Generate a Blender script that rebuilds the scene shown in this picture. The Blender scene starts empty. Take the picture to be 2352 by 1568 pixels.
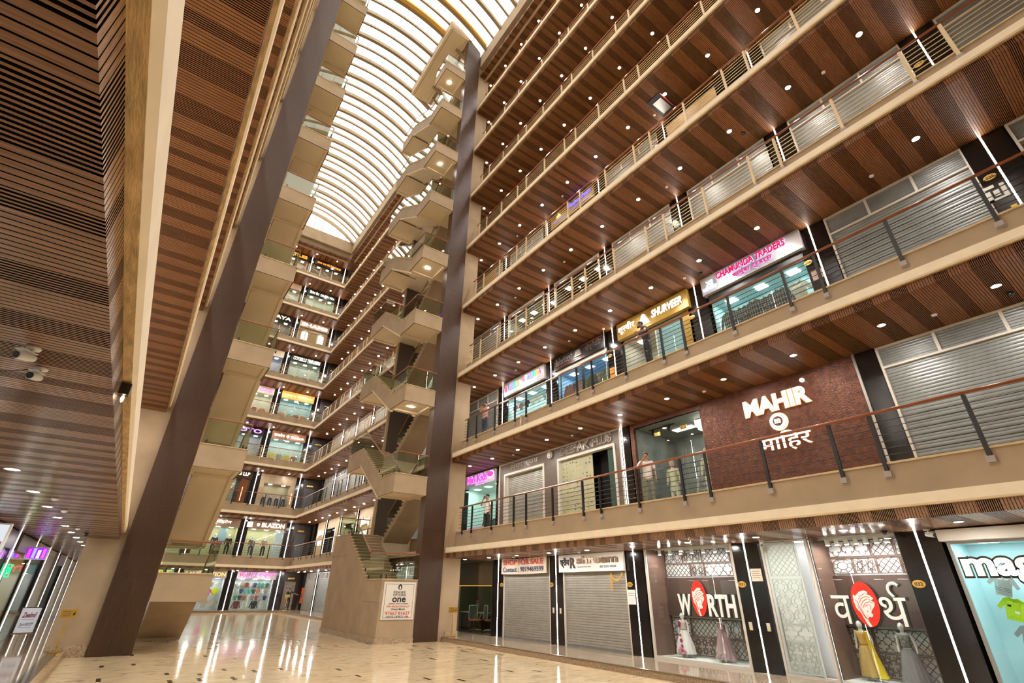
import bpy, math, random
from mathutils import Vector, Matrix
PI = math.pi
R = math.radians
random.seed(7)
C = bpy.context.scene.collection
scene = bpy.context.scene
# ---------------- camera ----------------
EYE = 1.83
yaw, pitch, roll = 0.620889, 0.481407, 0.016302
fw = Vector((math.sin(yaw) * math.cos(pitch), math.cos(yaw) * math.cos(pitch), math.sin(pitch)))
rt = Vector((math.cos(yaw), -math.sin(yaw), 0))
up = rt.cross(fw)
r2 = math.cos(roll) * rt + math.sin(roll) * up
u2 = -math.sin(roll) * rt + math.cos(roll) * up
cam_d = bpy.data.cameras.new('camera')
cam = bpy.data.objects.new('camera', cam_d)
C.objects.link(cam)
cam_d.sensor_width = 36
cam_d.lens = 1100.646 / 2352 * 36
cam_d.clip_start = 0.05
cam_d.clip_end = 300
m3 = Matrix((r2, u2, -fw)).transposed()
cam.matrix_world = Matrix.Translation((0, 0, EYE)) @ m3.to_4x4()
scene.camera = cam
# ---------------- world, exposure ----------------
w = bpy.data.worlds.new('sky')
scene.world = w
w.use_nodes = True
bgn = w.node_tree.nodes['Background']
bgn.inputs[0].default_value = (1.0, 0.985, 0.95, 1)
bgn.inputs[1].default_value = 3.4
scene.view_settings.view_transform = 'Standard'
scene.view_settings.look = 'None'
scene.view_settings.gamma = 1
scene.view_settings.use_curve_mapping = False
scene.view_settings.exposure = 0.64

# ---------------- materials ----------------
MATS = {}
def sset(n, key, val):
    if key in n.inputs: n.inputs[key].default_value = val
def mat(name, col, rough=0.6, metal=0.0, spec=0.5, var=0.0, scale=4.0, bump=0.0, bscale=60.0, emit=None, es=0.0, stretch=None, coat=0.0):
    if name in MATS: return MATS[name]
    m = bpy.data.materials.new(name); m.use_nodes = True
    nt = m.node_tree; p = nt.nodes['Principled BSDF']
    p.inputs['Base Color'].default_value = (*col, 1)
    p.inputs['Roughness'].default_value = rough
    p.inputs['Metallic'].default_value = metal
    sset(p, 'Specular IOR Level', spec); sset(p, 'Coat Weight', coat)
    if emit:
        p.inputs['Emission Color'].default_value = (*emit, 1); p.inputs['Emission Strength'].default_value = es
    if var or bump:
        tc = nt.nodes.new('ShaderNodeTexCoord'); mp = nt.nodes.new('ShaderNodeMapping')
        nt.links.new(tc.outputs['Object'], mp.inputs[0])
        if stretch: mp.inputs['Scale'].default_value = stretch
    if var:
        n = nt.nodes.new('ShaderNodeTexNoise'); n.inputs['Scale'].default_value = scale; n.inputs['Detail'].default_value = 6
        nt.links.new(mp.outputs[0], n.inputs[0])
        r = nt.nodes.new('ShaderNodeValToRGB')
        lo = [max(0, c * (1 - var)) for c in col]; hi = [min(1, c * (1 + var)) for c in col]
        r.color_ramp.elements[0].position = 0.3; r.color_ramp.elements[1].position = 0.7
        r.color_ramp.elements[0].color = (*lo, 1); r.color_ramp.elements[1].color = (*hi, 1)
        nt.links.new(n.outputs[0], r.inputs[0]); nt.links.new(r.outputs[0], p.inputs['Base Color'])
    if bump:
        n = nt.nodes.new('ShaderNodeTexNoise'); n.inputs['Scale'].default_value = bscale; n.inputs['Detail'].default_value = 3
        nt.links.new(mp.outputs[0], n.inputs[0])
        b = nt.nodes.new('ShaderNodeBump'); b.inputs['Strength'].default_value = bump; b.inputs['Distance'].default_value = 0.02
        nt.links.new(n.outputs[0], b.inputs['Height']); nt.links.new(b.outputs[0], p.inputs['Normal'])
    MATS[name] = m
    return m
def glow(name, col, s):
    if name in MATS: return MATS[name]
    m = bpy.data.materials.new(name); m.use_nodes = True
    nt = m.node_tree; nt.nodes.clear()
    o = nt.nodes.new('ShaderNodeOutputMaterial'); e = nt.nodes.new('ShaderNodeEmission')
    e.inputs[0].default_value = (*col, 1); e.inputs[1].default_value = s
    nt.links.new(e.outputs[0], o.inputs[0]); MATS[name] = m
    return m
def glassmat(name, tint, refl=1.0, rough=0.0):
    if name in MATS: return MATS[name]
    m = bpy.data.materials.new(name); m.use_nodes = True
    nt = m.node_tree; nt.nodes.clear()
    o = nt.nodes.new('ShaderNodeOutputMaterial'); mx = nt.nodes.new('ShaderNodeMixShader')
    t = nt.nodes.new('ShaderNodeBsdfTransparent'); g = nt.nodes.new('ShaderNodeBsdfGlossy')
    t.inputs[0].default_value = (*tint, 1); g.inputs['Roughness'].default_value = rough
    g.inputs[0].default_value = (1, 1, 1, 1)
    f = nt.nodes.new('ShaderNodeLayerWeight'); pw = nt.nodes.new('ShaderNodeMath'); pw.operation = 'POWER'; pw.inputs[1].default_value = 4.5
    nt.links.new(f.outputs['Facing'], pw.inputs[0])
    mu = nt.nodes.new('ShaderNodeMath'); mu.operation = 'MULTIPLY_ADD'; mu.inputs[1].default_value = 0.6 * refl; mu.inputs[2].default_value = 0.035 * refl
    nt.links.new(pw.outputs[0], mu.inputs[0]); nt.links.new(mu.outputs[0], mx.inputs[0])
    nt.links.new(t.outputs[0], mx.inputs[1]); nt.links.new(g.outputs[0], mx.inputs[2]); nt.links.new(mx.outputs[0], o.inputs[0])
    MATS[name] = m
    return m
def frostmat(name, col, mixf=0.5):
    m = bpy.data.materials.new(name); m.use_nodes = True
    nt = m.node_tree; nt.nodes.clear()
    o = nt.nodes.new('ShaderNodeOutputMaterial'); mx = nt.nodes.new('ShaderNodeMixShader')
    t = nt.nodes.new('ShaderNodeBsdfTranslucent'); d = nt.nodes.new('ShaderNodeBsdfDiffuse')
    t.inputs[0].default_value = (*col, 1); d.inputs[0].default_value = (*col, 1)
    mx.inputs[0].default_value = mixf
    nt.links.new(t.outputs[0], mx.inputs[1]); nt.links.new(d.outputs[0], mx.inputs[2]); nt.links.new(mx.outputs[0], o.inputs[0])
    MATS[name] = m
    return m
CONC = mat('taupe_plaster', (0.42, 0.312, 0.202), 0.75, var=0.10, scale=1.3, bump=0.15, bscale=90)
CREAM = mat('cream_plaster', (0.96, 0.84, 0.64), 0.7, var=0.05, scale=3)
BEIGE = mat('beige_soffit', (0.74, 0.61, 0.42), 0.8, var=0.05, scale=0.8)
STAIN = mat('stained_plaster', (0.66, 0.48, 0.25), 0.85, var=0.3, scale=9, bump=0.3, bscale=40, stretch=(0.6, 3, 3))
LIP = mat('stone_edge', (0.62, 0.47, 0.27), 0.45, var=0.12, scale=8)
WOOD = mat('walnut_slat', (0.215, 0.084, 0.027), 0.42, spec=0.35, var=0.35, scale=5, stretch=(18, 0.8, 3))
WOODG = mat('walnut_slat_gloss', (0.32, 0.175, 0.095), 0.24, var=0.3, scale=5, stretch=(18, 0.8, 3))
DARKGAP = mat('black_backing_and_shade', (0.006, 0.004, 0.003), 0.8)
FLUTE = mat('brown_fluted_laminate', (0.078, 0.036, 0.017), 0.36, var=0.2, scale=3, stretch=(8, 8, 0.5))
GRAN = mat('black_granite', (0.012, 0.009, 0.008), 0.12, var=0.5, scale=60)
PLINTH = mat('speckled_granite', (0.42, 0.31, 0.20), 0.3, var=0.5, scale=28)
BLACK = mat('black_steel', (0.012, 0.011, 0.010), 0.4)
STEEL = mat('brushed_steel', (0.45, 0.42, 0.38), 0.35, metal=0.9)
SKYLITMET = mat('steel_painted_skylit', (0.78, 0.62, 0.38), 0.45)  # upper railing steel, the skylight falling on it put into its colour
HAND = mat('handrail_wood', (0.27, 0.075, 0.022), 0.28, coat=0.3)
BRKT = mat('bracket_plate', (0.42, 0.36, 0.32), 0.5)
WHITE = mat('white_paint', (0.80, 0.80, 0.78), 0.5)
OFFW = mat('off_white_frame', (0.62, 0.58, 0.52), 0.5)
SHUT = mat('galvanised_shutter', (0.36, 0.35, 0.31), 0.42, metal=0.35, var=0.10, scale=3)
SHUTD = mat('dark_grey_shutter', (0.25, 0.26, 0.255), 0.38, metal=0.4, var=0.12, scale=3)
DARKW = mat('dark_brown_panel', (0.04, 0.02, 0.012), 0.35, var=0.3, scale=3)
DARKWALL = mat('dark_brown_wall', (0.075, 0.052, 0.036), 0.7)
GOLD = mat('brass', (0.75, 0.50, 0.12), 0.25, metal=0.9)
GLASS = glassmat('clear_glass', (0.93, 0.97, 0.95), 1.0)
GLASSG = glassmat('greenish_glass', (0.84, 0.90, 0.84), 1.3)
LEDM = glow('led_white', (1.0, 0.91, 0.82), 42)
LAMP = glow('lamp_white', (1.0, 0.94, 0.86), 650)
LAMPF = glow('lamp_white_far', (1.0, 0.94, 0.86), 550)
LAMPD = glow('lamp_white_dim', (1.0, 0.95, 0.88), 300)
LEDD = glow('led_white_dim', (1.0, 0.91, 0.82), 18)
SKYL = frostmat('skylight_panel', (0.93, 0.92, 0.88), 0.25)
RIB = mat('skylight_rib', (0.30, 0.215, 0.115), 0.5)
RIBY = mat('yellow_rib_box', (0.75, 0.45, 0.08), 0.5)
SKIN = mat('skin', (0.36, 0.19, 0.12), 0.55)
HAIR = mat('black_hair', (0.012, 0.01, 0.01), 0.5)
def colmat(c, r=0.75):
    n = 'fabric_%02x%02x%02x' % tuple(int(v * 255) for v in c)
    return mat(n, c, r, bump=0.2, bscale=30)

# ---------------- mesh builders ----------------
class MB:
    def __init__(s): s.v = []; s.f = []; s.m = []; s.mi = 0
    def add(s, vs, fs):
        b = len(s.v); s.v += [tuple(v) for v in vs]; s.f += [tuple(b + i for i in f) for f in fs]; s.m += [s.mi] * len(fs); return s
    def box(s, x0, x1, y0, y1, z0, z1):
        v = [(x0, y0, z0), (x1, y0, z0), (x1, y1, z0), (x0, y1, z0), (x0, y0, z1), (x1, y0, z1), (x1, y1, z1), (x0, y1, z1)]
        return s.add(v, [(0, 3, 2, 1), (4, 5, 6, 7), (0, 1, 5, 4), (1, 2, 6, 5), (2, 3, 7, 6), (3, 0, 4, 7)])
    def prism(s, pts, a, b, ax='x'):
        # pts: polygon in the plane normal to ax; ax x -> (y,z); y -> (x,z); z -> (x,y)
        n = len(pts)
        def P(p, t): return (t, p[0], p[1]) if ax == 'x' else ((p[0], t, p[1]) if ax == 'y' else (p[0], p[1], t))
        v = [P(p, a) for p in pts] + [P(p, b) for p in pts]
        f = [tuple(range(n - 1, -1, -1)), tuple(range(n, 2 * n))] + [(i, (i + 1) % n, n + (i + 1) % n, n + i) for i in range(n)]
        return s.add(v, f)
    def tube(s, path, r, n=8, cap=True):
        path = [Vector(p) for p in path]; k = len(path); rings = []
        rr = r if isinstance(r, (list, tuple)) else [r] * k
        pu = None
        for i, p in enumerate(path):
            d = (path[min(i + 1, k - 1)] - path[max(i - 1, 0)]).normalized()
            a = Vector((0, 0, 1)) if abs(d.z) < 0.9 else Vector((1, 0, 0))
            if pu is not None and pu.cross(d).length > 0.1: a = pu
            x = a.cross(d).normalized(); y = d.cross(x).normalized(); pu = y
            rings.append([p + (x * math.cos(2 * PI * j / n) + y * math.sin(2 * PI * j / n)) * rr[i] for j in range(n)])
        v = [q for ring in rings for q in ring]; f = []
        for i in range(k - 1):
            for j in range(n):
                f.append((i * n + j, i * n + (j + 1) % n, (i + 1) * n + (j + 1) % n, (i + 1) * n + j))
        if cap: f += [tuple(range(n - 1, -1, -1)), tuple(range((k - 1) * n, k * n))]
        return s.add(v, f)
    def lathe(s, prof, n=20, c=(0, 0, 0)):
        v = []; f = []; k = len(prof)
        for (r, z) in prof:
            for j in range(n): v.append((c[0] + r * math.cos(2 * PI * j / n), c[1] + r * math.sin(2 * PI * j / n), c[2] + z))
        for i in range(k - 1):
            for j in range(n): f.append((i * n + j, i * n + (j + 1) % n, (i + 1) * n + (j + 1) % n, (i + 1) * n + j))
        f += [tuple(range(n - 1, -1, -1)), tuple(range((k - 1) * n, k * n))]
        return s.add(v, f)
    def ball(s, c, rx, ry, rz, n=14, k=9):
        prof = []
        v = []; f = []
        for i in range(k + 1):
            t = PI * i / k
            for j in range(n):
                v.append((c[0] + rx * max(math.sin(t), 0.01) * math.cos(2 * PI * j / n), c[1] + ry * max(math.sin(t), 0.01) * math.sin(2 * PI * j / n), c[2] + rz * math.cos(t)))
        for i in range(k):
            for j in range(n): f.append((i * n + j, (i + 1) * n + j, (i + 1) * n + (j + 1) % n, i * n + (j + 1) % n))
        return s.add(v, f)
    def mesh(s, name, mats, smooth=False):
        me = bpy.data.meshes.new(name); me.from_pydata(s.v, [], s.f)
        for m in (mats if isinstance(mats, (list, tuple)) else [mats]): me.materials.append(m)
        if any(s.m): me.polygons.foreach_set('material_index', s.m)
        if smooth: me.polygons.foreach_set('use_smooth', [True] * len(s.f))
        me.update(); return me
    def obj(s, name, mats, parent=None, smooth=False):
        return put(name, s.mesh(name, mats, smooth), parent)
def put(name, me, parent=None, loc=(0, 0, 0), rz=0):
    o = bpy.data.objects.new(name, me); C.objects.link(o); o.location = loc; o.rotation_euler = (0, 0, rz)
    if parent is not None:
        o.parent = parent; KIDS.setdefault(parent.name, []).append(o)
    return o
KIDS = {}
PLAIN = [('brightly lit Mini Kids shop with violet sign', 'brightly lit shop with violet sign'), ('of the Mini Kids shop', 'of the violet signed shop'), ('in the Mini Kids shop', 'in the violet signed shop'), ('the Mini Kids shop', 'the violet signed shop'), ('M Girls Chamunda shop with grey sign board', 'clothing shop with grey sign board'), ('the M Girls shop', 'the rainbow lettered shop'), ('fabricot shop with black sign board', 'fabric shop with black sign board'), ('right of the fabricot sign', 'right of the black sign board'), ('the fabricot shop', 'the black signed fabric shop'), ('Shurveer shop with golden', 'shop with golden'), ('the Shurveer window', 'the golden signed window'), ('the Shurveer sign', 'the golden sign'), ('Chamunda Traders shop with silver', 'shirt shop with silver'), ('the Chamunda Traders sign', 'the pink lettered sign'), ('Chamunda Traders', 'the pink lettered shop'), ('brown Deepak Plus shopfront', 'brown shopfront'), ('inside the left opening of the Deepak Plus shopfront', 'inside the left opening of the brown shopfront'), ('above Deepak Plus', 'above the brown shopfront'), ('Mahir shopfront with dark', 'shopfront with dark'), ('the man in white, Mahir window left side', 'the man in white, left of the copper walled shop'), ('the Mahir wall', 'the carved copper wall'), ('the Mahir window', 'the copper walled window'), ('the Mahir display window', 'the copper walled display window'), ('the Mahir shop', 'the copper walled shop'), ('lettering of WORTH', 'lettering'), ('with WORTH lettering', 'with white Latin lettering'), ('the WORTH window', 'the Latin lettered window'), ('white sign board reading Shreem BSS Kids Wear above', 'white sign board with bronze letters above'), ('under the white Shreem sign', 'under the white sign'), ('the Shreem shutter', 'the marigold hung shutter'), ('shirts and white magic lettering', 'shirts and big white lettering'), ('near the magic shop', 'near the pale blue shop'), ('sand coloured Jairaj shopfront', 'sand coloured shopfront'), ('right Jairaj window', 'right sand stone shop window'), ('the Jairaj window', 'the sand stone shop window'), ('Blazon shop window', 'suit shop window'), ('right Blazon window', 'right suit shop window'), ('left Blazon window', 'left suit shop window'), ('the Blazon windows', 'the far suit shop windows'), ('white lit KLF shirt shop', 'white lit shirt shop'), ('the KLF shop', 'the far white shirt shop'), ('the KLF window', 'the far white shirt shop'), ('SM Creation shop with gold', 'shop with gold'), ('the SM Creation shop', 'the gold lettered far shop'), ('in SM Creation', 'in the gold lettered far shop'), ('STYLE shop with red', 'shop with red'), ('NS LLP shop with', 'shop with'), ('white Essgee Options One sales sign', 'large white sales contact sign'), ('white poster board reading Zeelmil and Jaideep on', 'white poster board with maroon and slate lettering on'), ('Pluto shop', 'neon shop'), ('Kamlesh shop with copper', 'shop with copper'), ('in the Kamlesh shop', 'in the copper signed shop'), ('bird shop with pink', 'children shop with pink'), ('in the bird shop', 'in the pink lettered children shop'), ('Shilpi shop', 'white boarded shop'), ('Cotbells Trousers shop', 'trouser shop'), ('Vaya shop', 'gold lettered shop'), ('Shams shop', 'tan shop'), ('Dinesh Vira shop', 'black boarded shop'), ('Textiles shop', 'textile shop'), ('dim JEANS shop', 'dim jeans shop')]
def plain(t):
    for a, b in PLAIN: t = t.replace(a, b)
    return t
def tag(o, label, cat, group=None):
    label = plain(label); group = plain(group) if group else None
    o['label'] = label; o['category'] = cat
    if group: o['group'] = group
    return o
def struct(o): o['kind'] = 'structure'; return o
def thing(name, label, cat, loc=(0, 0, 0), rz=0.0, group=None):
    o = bpy.data.objects.new(name, None); C.objects.link(o); o.location = loc; o.rotation_euler = (0, 0, rz); o.empty_display_size = 0.2
    return tag(o, label, cat, group)
def dup(root, loc, rz, label=None, group=None):
    def cp(o, par):
        c = o.copy(); C.objects.link(c)
        if par is not None: c.parent = par
        for ch in KIDS.get(o.name, []): cp(ch, c)
        return c
    c = cp(root, None); c.location = loc; c.rotation_euler = (0, 0, rz)
    if label: c['label'] = label
    if group: c['group'] = group
    return c
ORD = ['zeroth', 'first', 'second', 'third', 'fourth', 'fifth', 'sixth', 'seventh', 'eighth', 'ninth', 'tenth', 'eleventh', 'twelfth', 'thirteenth', 'fourteenth', 'fifteenth', 'sixteenth', 'seventeenth', 'eighteenth']
TXT = {}
def textmesh(s, bold=0.0, ext=0.01, slant=0.0):
    key = (s, bold, ext, slant)
    if key in TXT: return TXT[key]
    cu = bpy.data.curves.new('txt', 'FONT'); cu.body = s; cu.offset = bold; cu.extrude = 0.01; cu.shear = slant; cu.resolution_u = 4
    cu.space_line = 1.0; cu.align_x = 'CENTER'
    o = bpy.data.objects.new('txt', cu); C.objects.link(o)
    dg = bpy.context.evaluated_depsgraph_get(); dg.update()
    me = bpy.data.meshes.new_from_object(o.evaluated_get(dg)); bpy.data.objects.remove(o)
    vs = [(v.co.x, v.co.y, v.co.z) for v in me.vertices]; fs = [tuple(p.vertices) for p in me.polygons]
    bpy.data.meshes.remove(me)
    TXT[key] = (vs, fs); return TXT[key]
def text(name, s, x0, x1, z0, z1, y, m, parent, ext=0.02, bold=0.0, slant=0.0, keep=False):
    """letters facing local -y, filling x0..x1, z0..z1, their faces ending at depth y"""
    vs, fs = textmesh(s, bold, 0.01, slant)
    if not vs: return None
    ax = min(v[0] for v in vs); bx = max(v[0] for v in vs); az = min(v[1] for v in vs); bz = max(v[1] for v in vs)
    sx = (x1 - x0) / max(bx - ax, 1e-6); sz = (z1 - z0) / max(bz - az, 1e-6)
    ox, oz = x0, z0
    if keep:
        k = min(sx, sz); ox = (x0 + x1) / 2 - k * (bx - ax) / 2; oz = (z0 + z1) / 2 - k * (bz - az) / 2; sx = sz = k
    b = MB(); b.add([(ox + (v[0] - ax) * sx, y + ext / 2 - v[2] / 0.01 * ext / 2, oz + (v[1] - az) * sz) for v in vs], fs)
    return b.obj(name, m, parent)

# ---------------- measurements ----------------
def mx(x): return 10.75 - x
H = 4.2                      # storey height
XE, XS, XW = 11.12, 11.68, 13.42   # right side: eyebrow face, slab face, shop wall
YE, YS, YW = 49.09, 49.65, 51.3    # far end
RZR, RZL = -PI / 2, PI / 2
def slabtop(k): return 4.23 + H * (k - 1) if k else 0.15

# ---------------- floor ----------------
def floor_material():
    m = bpy.data.materials.new('polished_beige_granite'); m.use_nodes = True
    nt = m.node_tree; p = nt.nodes['Principled BSDF']; L = nt.links.new
    def N(t, **k):
        n = nt.nodes.new(t)
        for a, b in k.items(): setattr(n, a, b)
        return n
    def M(op, a, b=None, c=None):
        n = N('ShaderNodeMath', operation=op)
        for i, q in enumerate((a, b, c)):
            if q is None: continue
            if isinstance(q, (int, float)): n.inputs[i].default_value = q
            else: L(q, n.inputs[i])
        return n.outputs[0]
    tc = N('ShaderNodeTexCoord'); sp = N('ShaderNodeSeparateXYZ'); L(tc.outputs['Object'], sp.inputs[0])
    x, y = sp.outputs[0], sp.outputs[1]
    mp = N('ShaderNodeMapping'); mp.inputs['Scale'].default_value = (1.1, 3.0, 1); mp.inputs['Rotation'].default_value = (0, 0, 0.35); L(tc.outputs['Object'], mp.inputs[0])
    n1 = N('ShaderNodeTexNoise'); n1.inputs['Scale'].default_value = 1.6; n1.inputs['Detail'].default_value = 9; n1.inputs['Roughness'].default_value = 0.68; n1.inputs['Distortion'].default_value = 1.2; L(mp.outputs[0], n1.inputs[0])
    r = N('ShaderNodeValToRGB'); L(n1.outputs[0], r.inputs[0])
    e = r.color_ramp.elements; e[0].position = 0.30; e[0].color = (0.30, 0.21, 0.12, 1); e[1].position = 0.60; e[1].color = (0.76, 0.60, 0.38, 1)
    q = e.new(0.45); q.color = (0.66, 0.50, 0.31, 1)
    # dark inset strips: cells 0.62 x 1.3 m with one inset in about a third of them
    cx, cy = M('DIVIDE', x, 0.62), M('DIVIDE', y, 1.25)
    fx, fy = M('FLOOR', cx), M('FLOOR', cy)
    cb = N('ShaderNodeCombineXYZ'); L(fx, cb.inputs[0]); L(fy, cb.inputs[1])
    wn = N('ShaderNodeTexWhiteNoise', noise_dimensions='2D'); L(cb.outputs[0], wn.inputs[0])
    sc = N('ShaderNodeSeparateColor'); L(wn.outputs['Color'], sc.inputs[0])
    lx, ly = M('SUBTRACT', cx, fx), M('SUBTRACT', cy, fy)
    on = M('LESS_THAN', wn.outputs['Value'], 0.30)
    inx = M('LESS_THAN', M('ABSOLUTE', M('SUBTRACT', lx, M('MULTIPLY_ADD', sc.outputs[0], 0.6, 0.2))), 0.072)
    iny = M('LESS_THAN', M('ABSOLUTE', M('SUBTRACT', ly, M('MULTIPLY_ADD', sc.outputs[1], 0.5, 0.25))), M('MULTIPLY_ADD', sc.outputs[2], 0.10, 0.12))
    k = M('MULTIPLY', on, M('MULTIPLY', inx, iny))
    mixn = N('ShaderNodeMix', data_type='RGBA'); L(k, mixn.inputs[0]); L(r.outputs[0], mixn.inputs[6]); mixn.inputs[7].default_value = (0.05, 0.032, 0.02, 1)
    L(mixn.outputs[2], p.inputs['Base Color']); p.inputs['Roughness'].default_value = 0.09; sset(p, 'Specular IOR Level', 0.2)
    return m
FLOORM = floor_material()
WALK = mat('polished_walkway_granite', (0.40, 0.31, 0.22), 0.07, var=0.35, scale=22)
b = MB(); b.box(-0.90, 11.28, -8, 49.2, -0.3, 0.0)
struct(b.obj('floor', FLOORM))
b = MB(); b.box(11.28, 17.5, -8, 54.5, -0.3, 0.15); b.box(-0.90, 11.28, 49.2, 54.5, -0.3, 0.15); b.box(-6.5, -0.90, -8, 54.5, -0.3, 0.15)
struct(b.obj('floor', WALK))
b = MB(); b.box(11.25, 11.279, -8, 20.3, 0.0, 0.135); b.box(11.25, 11.279, 27.5, 49.17, 0, 0.135); b.box(-0.90, 11.25, 49.17, 49.199, 0.0, 0.135)
struct(b.obj('trim_1', PLINTH))
b = MB(); b.box(11.22, 11.34, -8, 20.28, 0.136, 0.158); b.box(11.22, 11.34, 27.5, 49.1, 0.136, 0.158); b.box(-0.9, 11.2, 49.11, 49.25, 0.136, 0.158)
struct(b.obj('trim_2', mat('step_nosing', (0.16, 0.12, 0.07), 0.3)))
TAN = mat('tan_step_riser', (0.38, 0.24, 0.12), 0.25, var=0.2, scale=6)
b = MB(); b.box(-0.899, -0.76, -8, 20.4, 0.0, 0.15)
struct(b.obj('trim_3', TAN))
b = MB(); b.box(-1.13, -0.90, -8, 20.4, 0.151, 0.156)
struct(b.obj('trim_4', mat('dark_granite_band', (0.05, 0.045, 0.04), 0.12, var=0.4, scale=5)))

# ---------------- slatted ceilings ----------------
def slat_runs(L, seed):
    rnd = random.Random(seed); x = 0.0; out = []
    while x < L:
        n = rnd.randint(5, 14)
        for _ in range(n): out.append((x, x + 0.013)); x += 0.028
        n = rnd.randint(5, 11)
        for _ in range(n): out.append((x, x + 0.037)); x += 0.045
    return out
def ceil_mesh(L, s0, s1, seed, y0=0.09, y1=2.3, wood=WOOD):
    b = MB()
    for (a, c) in slat_runs(L, seed):
        c = min(c, L)
        vs = [(a, y0, 3.11), (c, y0, 3.11), (c, y1, 3.11), (a, y1, 3.11), (a, y0, 3.14), (c, y0, 3.14), (c, y1, 3.14), (a, y1, 3.14)]
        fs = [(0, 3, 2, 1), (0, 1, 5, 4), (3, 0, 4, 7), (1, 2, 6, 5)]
        mi = [0, 0, 1, 1]  # wooden slat sides take the backing black, shade between slats painted in
        if s0 <= a and c <= s1:
            o = 8
            vs += [(a, y0, 3.11), (c, y0, 3.11), (c, y0, 3.312), (a, y0, 3.312), (a, y0 + 0.03, 3.11), (c, y0 + 0.03, 3.11), (c, y0 + 0.03, 3.312), (a, y0 + 0.03, 3.312)]
            fs += [(o, o + 1, o + 2, o + 3), (o, o + 3, o + 7, o + 4), (o + 1, o + 5, o + 6, o + 2)]
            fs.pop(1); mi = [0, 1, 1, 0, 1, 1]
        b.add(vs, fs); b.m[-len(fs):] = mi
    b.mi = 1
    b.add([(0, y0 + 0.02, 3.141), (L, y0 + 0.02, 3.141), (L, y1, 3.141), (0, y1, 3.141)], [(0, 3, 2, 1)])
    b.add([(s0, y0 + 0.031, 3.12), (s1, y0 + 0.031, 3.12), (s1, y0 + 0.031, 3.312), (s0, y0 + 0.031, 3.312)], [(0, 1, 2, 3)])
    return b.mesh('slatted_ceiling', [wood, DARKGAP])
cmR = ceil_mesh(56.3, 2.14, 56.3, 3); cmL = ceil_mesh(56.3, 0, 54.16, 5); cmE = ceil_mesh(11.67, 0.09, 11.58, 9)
cmR0 = cmR.copy(); cmL0 = cmL.copy(); cmE0 = cmE.copy()
for me in (cmR0, cmL0, cmE0): me.materials[0] = WOODG
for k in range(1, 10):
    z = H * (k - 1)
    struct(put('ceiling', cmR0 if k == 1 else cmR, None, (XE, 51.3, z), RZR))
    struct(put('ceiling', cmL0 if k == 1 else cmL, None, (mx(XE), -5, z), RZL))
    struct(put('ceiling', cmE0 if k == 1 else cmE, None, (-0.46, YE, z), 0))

# ---------------- gallery slabs ----------------
def slab_mesh(L, x0=0.0):
    b = MB(); b.box(x0, L, 0.56, 2.30, 3.36, 4.19); return b.mesh('gallery_slab', CONC)
def lip_mesh(L, x0=0.0):
    b = MB(); b.box(x0, L, 0.525, 2.30, 4.191, 4.23); return b.mesh('gallery_floor', LIP)
def brow_mesh(L, x0=0.0):
    b = MB()
    b.prism([(0, 3.52), (0, 3.34), (0.03, 3.312), (0.56, 3.312), (0.56, 3.52)], x0, L, 'x'); b.mi = 1
    b.prism([(0.0301, 3.3119), (0.09, 3.3119), (0.09, 3.306), (0.0301, 3.306)], x0, L, 'x')
    return b.mesh('eyebrow_ledge', [CREAM, STAIN])
sR, sL, sE = slab_mesh(56.3, 1.65), slab_mesh(54.65), slab_mesh(12.58)
lR, lL, lE = lip_mesh(56.3, 1.65), lip_mesh(54.65), lip_mesh(12.58 + 0.0)
bR, bL, bE = brow_mesh(56.3, 1.65), brow_mesh(54.65), brow_mesh(11.49)
tn = 5
for k in range(1, 9):
    z = H * (k - 1)
    for me, ml, mb, loc, lb, rz in ((sR, lR, bR, (XE, 51.3, z), (XE, 51.3, z), RZR), (sL, lL, bL, (mx(XE), -5, z), (mx(XE), -5, z), RZL), (sE, lE, bE, (-0.93, YE, z), (-0.37, YE, z), 0)):
        struct(put('floor', me, None, loc, rz)); struct(put('floor', ml, None, loc, rz)); struct(put('trim_%d' % tn, mb, None, lb, rz)); tn += 1
# corner slabs filling the two far corners
for k in range(1, 9):
    z = H * (k - 1); b = MB(); b.box(XS - 0.03, XW, YS, YW, z + 3.36, z + 4.19); b.box(mx(XW), mx(XS) + 0.03, YS, YW, z + 3.36, z + 4.19)
    struct(b.obj('floor', CONC))
# roof beam round the skylight opening
b = MB()
prof = [(0, 39.15), (0, 37.68), (0.36, 37.66), (0.42, 37.3), (0.50, 36.85), (0.56, 36.5), (0.62, 36.5), (0.62, 36.82), (6.2, 36.82), (6.2, 39.15)]
bm_ = MB(); bm_.prism(prof, 0, 57, 'x'); meb = bm_.mesh('roof_beam', [CONC])
struct(put('trim_%d' % tn, meb, None, (XE, 49.09, 0), RZR)); tn += 1
bm_ = MB(); bm_.prism(prof, 0, 57, 'x'); struct(put('trim_%d' % tn, bm_.mesh('roof_beam', [CONC]), None, (mx(XE), -7.9, 0), RZL)); tn += 1
bm_ = MB(); bm_.prism(prof, -0.0, 11.49, 'x'); struct(put('trim_%d' % tn, bm_.mesh('roof_beam', [CONC]), None, (-0.37, 49.09, 0), 0)); tn += 1
b = MB(); b.box(11.12, 17.5, 49.09, 55, 36.82, 39.15); b.box(-6.6, -0.37, 49.09, 55, 36.82, 39.15)
struct(b.obj('ceiling', CONC))
# outer shell
b = MB(); b.box(17.3, 17.5, -8, 55, -0.3, 39); struct(b.obj('wall_right', DARKWALL))
b = MB(); b.box(-6.6, -6.4, -8, 55, -0.3, 39); struct(b.obj('wall_left', DARKWALL))
b = MB(); b.box(-6.6, 17.5, 54.9, 55.1, -0.3, 39); struct(b.obj('wall_far', DARKWALL))
b = MB(); b.box(-6.6, 17.5, -8.2, -8, -0.3, 42); struct(b.obj('wall_back', CONC))

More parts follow.
